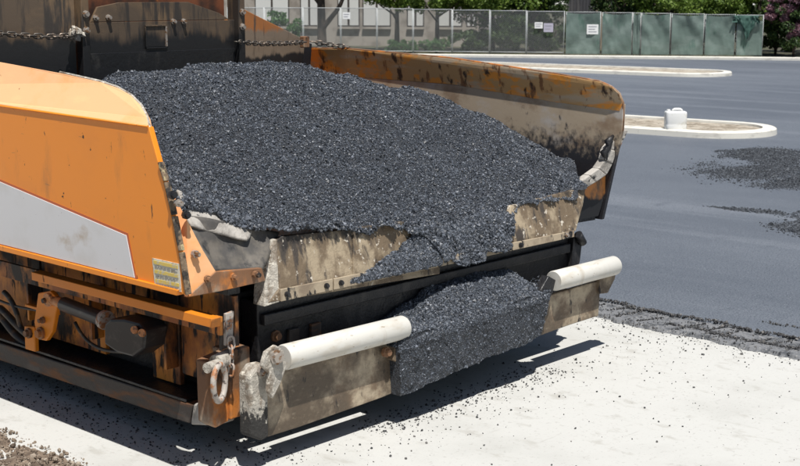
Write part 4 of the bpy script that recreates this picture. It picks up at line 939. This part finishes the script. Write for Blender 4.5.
Fq = (np.arange(23)[:, None] * 60 + np.arange(59)[None]).ravel(); fast('spill_fan', Pf, np.stack([Fq, Fq + 1, Fq + 61, Fq + 60], 1), 'mass', heap)
nl = 900; lx_ = rng.uniform(4.5, 5.5, nl); Gl = np.stack([lx_, 4.955 + rng.uniform(-0.02, 0.02, nl), heapz(lx_, lx_ * 0 + 4.965) + rng.uniform(-0.02, 0.012, nl)], -1)
Pg = np.concatenate([G, Gd, Gf, Gl]); Rg = np.concatenate([r_, rd, rng.gamma(3, 0.00125, nf) + .002, rng.gamma(3, 0.0015, nl) + .002])
o = rocks('loose_grain', Pg, Rg, 'grain', heap, 0.28, 'oct'); o['kind'] = 'stuff'

# spill heap lying over the push beam between the rollers
def spill_point(u, v):
    xb = 5.08 + u * (6.36 - 5.08)
    bump = np.interp(u, [0, 0.1, 0.25, 0.42, 0.5, 0.82, 0.92, 1.0], [0.47, 0.52, 0.60, 0.672, 0.68, 0.685, 0.66, 0.57])
    front_top = np.interp(u, [0, 0.15, 0.4, 0.7, 1.0], [0.47, 0.50, 0.515, 0.53, 0.535])
    prof = np.clip(v, 0, 1)
    y = np.interp(prof, [0, 0.33, 0.40, 0.7, 0.85, 1.0], [4.705, 4.700, 4.725, 4.87, 4.95, 4.985])
    zb = 0.185 + 0.085 * u + 0.009 * fbm(np.stack([u * 3, u * 0, u * 0], -1), 4, 4, 71)
    z = np.where(prof < 0.36, zb + (front_top - zb) * prof / 0.36, front_top + (bump - front_top) * (0.75 * np.clip((prof - 0.36) / 0.5, 0, 1) + 0.25 * np.sin(np.clip((prof - 0.36) / 0.5, 0, 1) * math.pi / 2)))
    x = xb + 0.10 * np.clip(prof / 0.36, 0, 1) * (u - 0.2) + np.where(prof > .36, 0.03 * (u - .5), 0)
    P = np.stack([x, y, z], -1); nz = fbm(P, 7, 4, 61)
    y = y - 0.010 * nz * (prof < 0.38) - 0.012 * np.clip(fbm(P * [1, 1, .5], 16, 3, 67), 0, 1) * (prof < .36) - 0.004 * fbm(P, 30, 2, 65); z = z + 0.02 * nz * (prof > 0.36)
    return np.stack([x, y, z], -1)
us = np.linspace(0, 1, 130); v2 = np.linspace(0, 1, 90); UU, V2 = np.meshgrid(us, v2); Ps = spill_point(UU, V2); n = len(us)
F = (np.arange(len(v2) - 1)[:, None] * n + np.arange(n - 1)[None]).ravel(); F = np.stack([F, F + 1, F + n + 1, F + n], 1)
# close the back and bottom so that it is a solid mass
Pv = Ps.reshape(-1, 3)
ring_i = list(range(n)) + [k * n + n - 1 for k in range(1, len(v2))] + [(len(v2) - 1) * n + k for k in range(n - 2, -1, -1)] + [k * n for k in range(len(v2) - 2, 0, -1)]
base_v = Pv[ring_i].copy(); base_v[:, 1] = 4.99; base_v[:, 2] = np.minimum(base_v[:, 2], 0.62)
m0 = len(Pv); rn = len(ring_i)
F2 = np.array([[ring_i[i], ring_i[(i + 1) % rn], m0 + (i + 1) % rn, m0 + i] for i in range(rn)])
spill = fast('asphalt_spill', np.concatenate([Pv, base_v]), np.concatenate([F, F2]), 'mass', None, False)
tag(spill, 'small heap of spilled asphalt caked over the push beam between two rollers', 'asphalt')
ns = 42000; u_ = rng.uniform(0, 1, ns); v_ = rng.uniform(0.30, 0.95, ns); v_[:6000] = rng.uniform(0, .36, 6000); Gs = spill_point(u_, v_); rs = rng.gamma(1.8, 0.0013, ns) + .002
Gs[:, 1] += rs * 0.3 * (v_ < .34); Gs[:, 2] += rs * 0.4 * (v_ > .36)
cl = np.array([6.44, 4.76, 0.60]) + rng.normal(0, 1, (900, 3)) * np.array([0.028, 0.02, 0.026]) + np.array([-0.02, 0.03, -0.06])
o = rocks('loose_grain', np.concatenate([Gs, cl]), np.concatenate([rs, rng.gamma(3, .0014, 900) + .002]), 'grain', spill, 0.28, 'oct'); o['kind'] = 'stuff'

# loose crumbs on the concrete
pts = []; rr = []
def scatter(n, fx_, r0, big=0.0):
    P = fx_(n); pts.append(P); q = rng.gamma(1.6, r0 / 1.6, len(P)) + 0.0012; q = np.minimum(q, 0.0075); q[rng.random(len(P)) < big] *= 1.5; rr.append(q)
scatter(330, lambda n: np.column_stack([rng.uniform(4.2, 7.9, n), rng.uniform(2.6, 5.2, n)]), 0.0020, 0.05)
scatter(380, lambda n: np.column_stack([rng.uniform(4.4, 7.8, n), 4.86 - np.abs(rng.normal(0, 0.35, n))]), 0.0024, 0.06)
scatter(700, lambda n: np.column_stack([rng.uniform(4.9, 6.6, n), rng.normal(4.80, 0.10, n)]), 0.0028, 0.05)
scatter(1500, lambda n: np.column_stack([rng.uniform(3.86, 4.4, n), rng.uniform(4.7, 8.0, n)]), 0.0024, 0.05)
scatter(260, lambda n: np.column_stack([7.85 - np.abs(rng.normal(0, 0.25, n)), rng.uniform(2.6, 5.5, n)]), 0.0024, 0.06)
P = np.concatenate(pts); R_ = np.concatenate(rr)
tag(rocks('asphalt_crumbs', np.column_stack([P, R_ * 0.5]), R_, 'crumb'), kind='stuff')
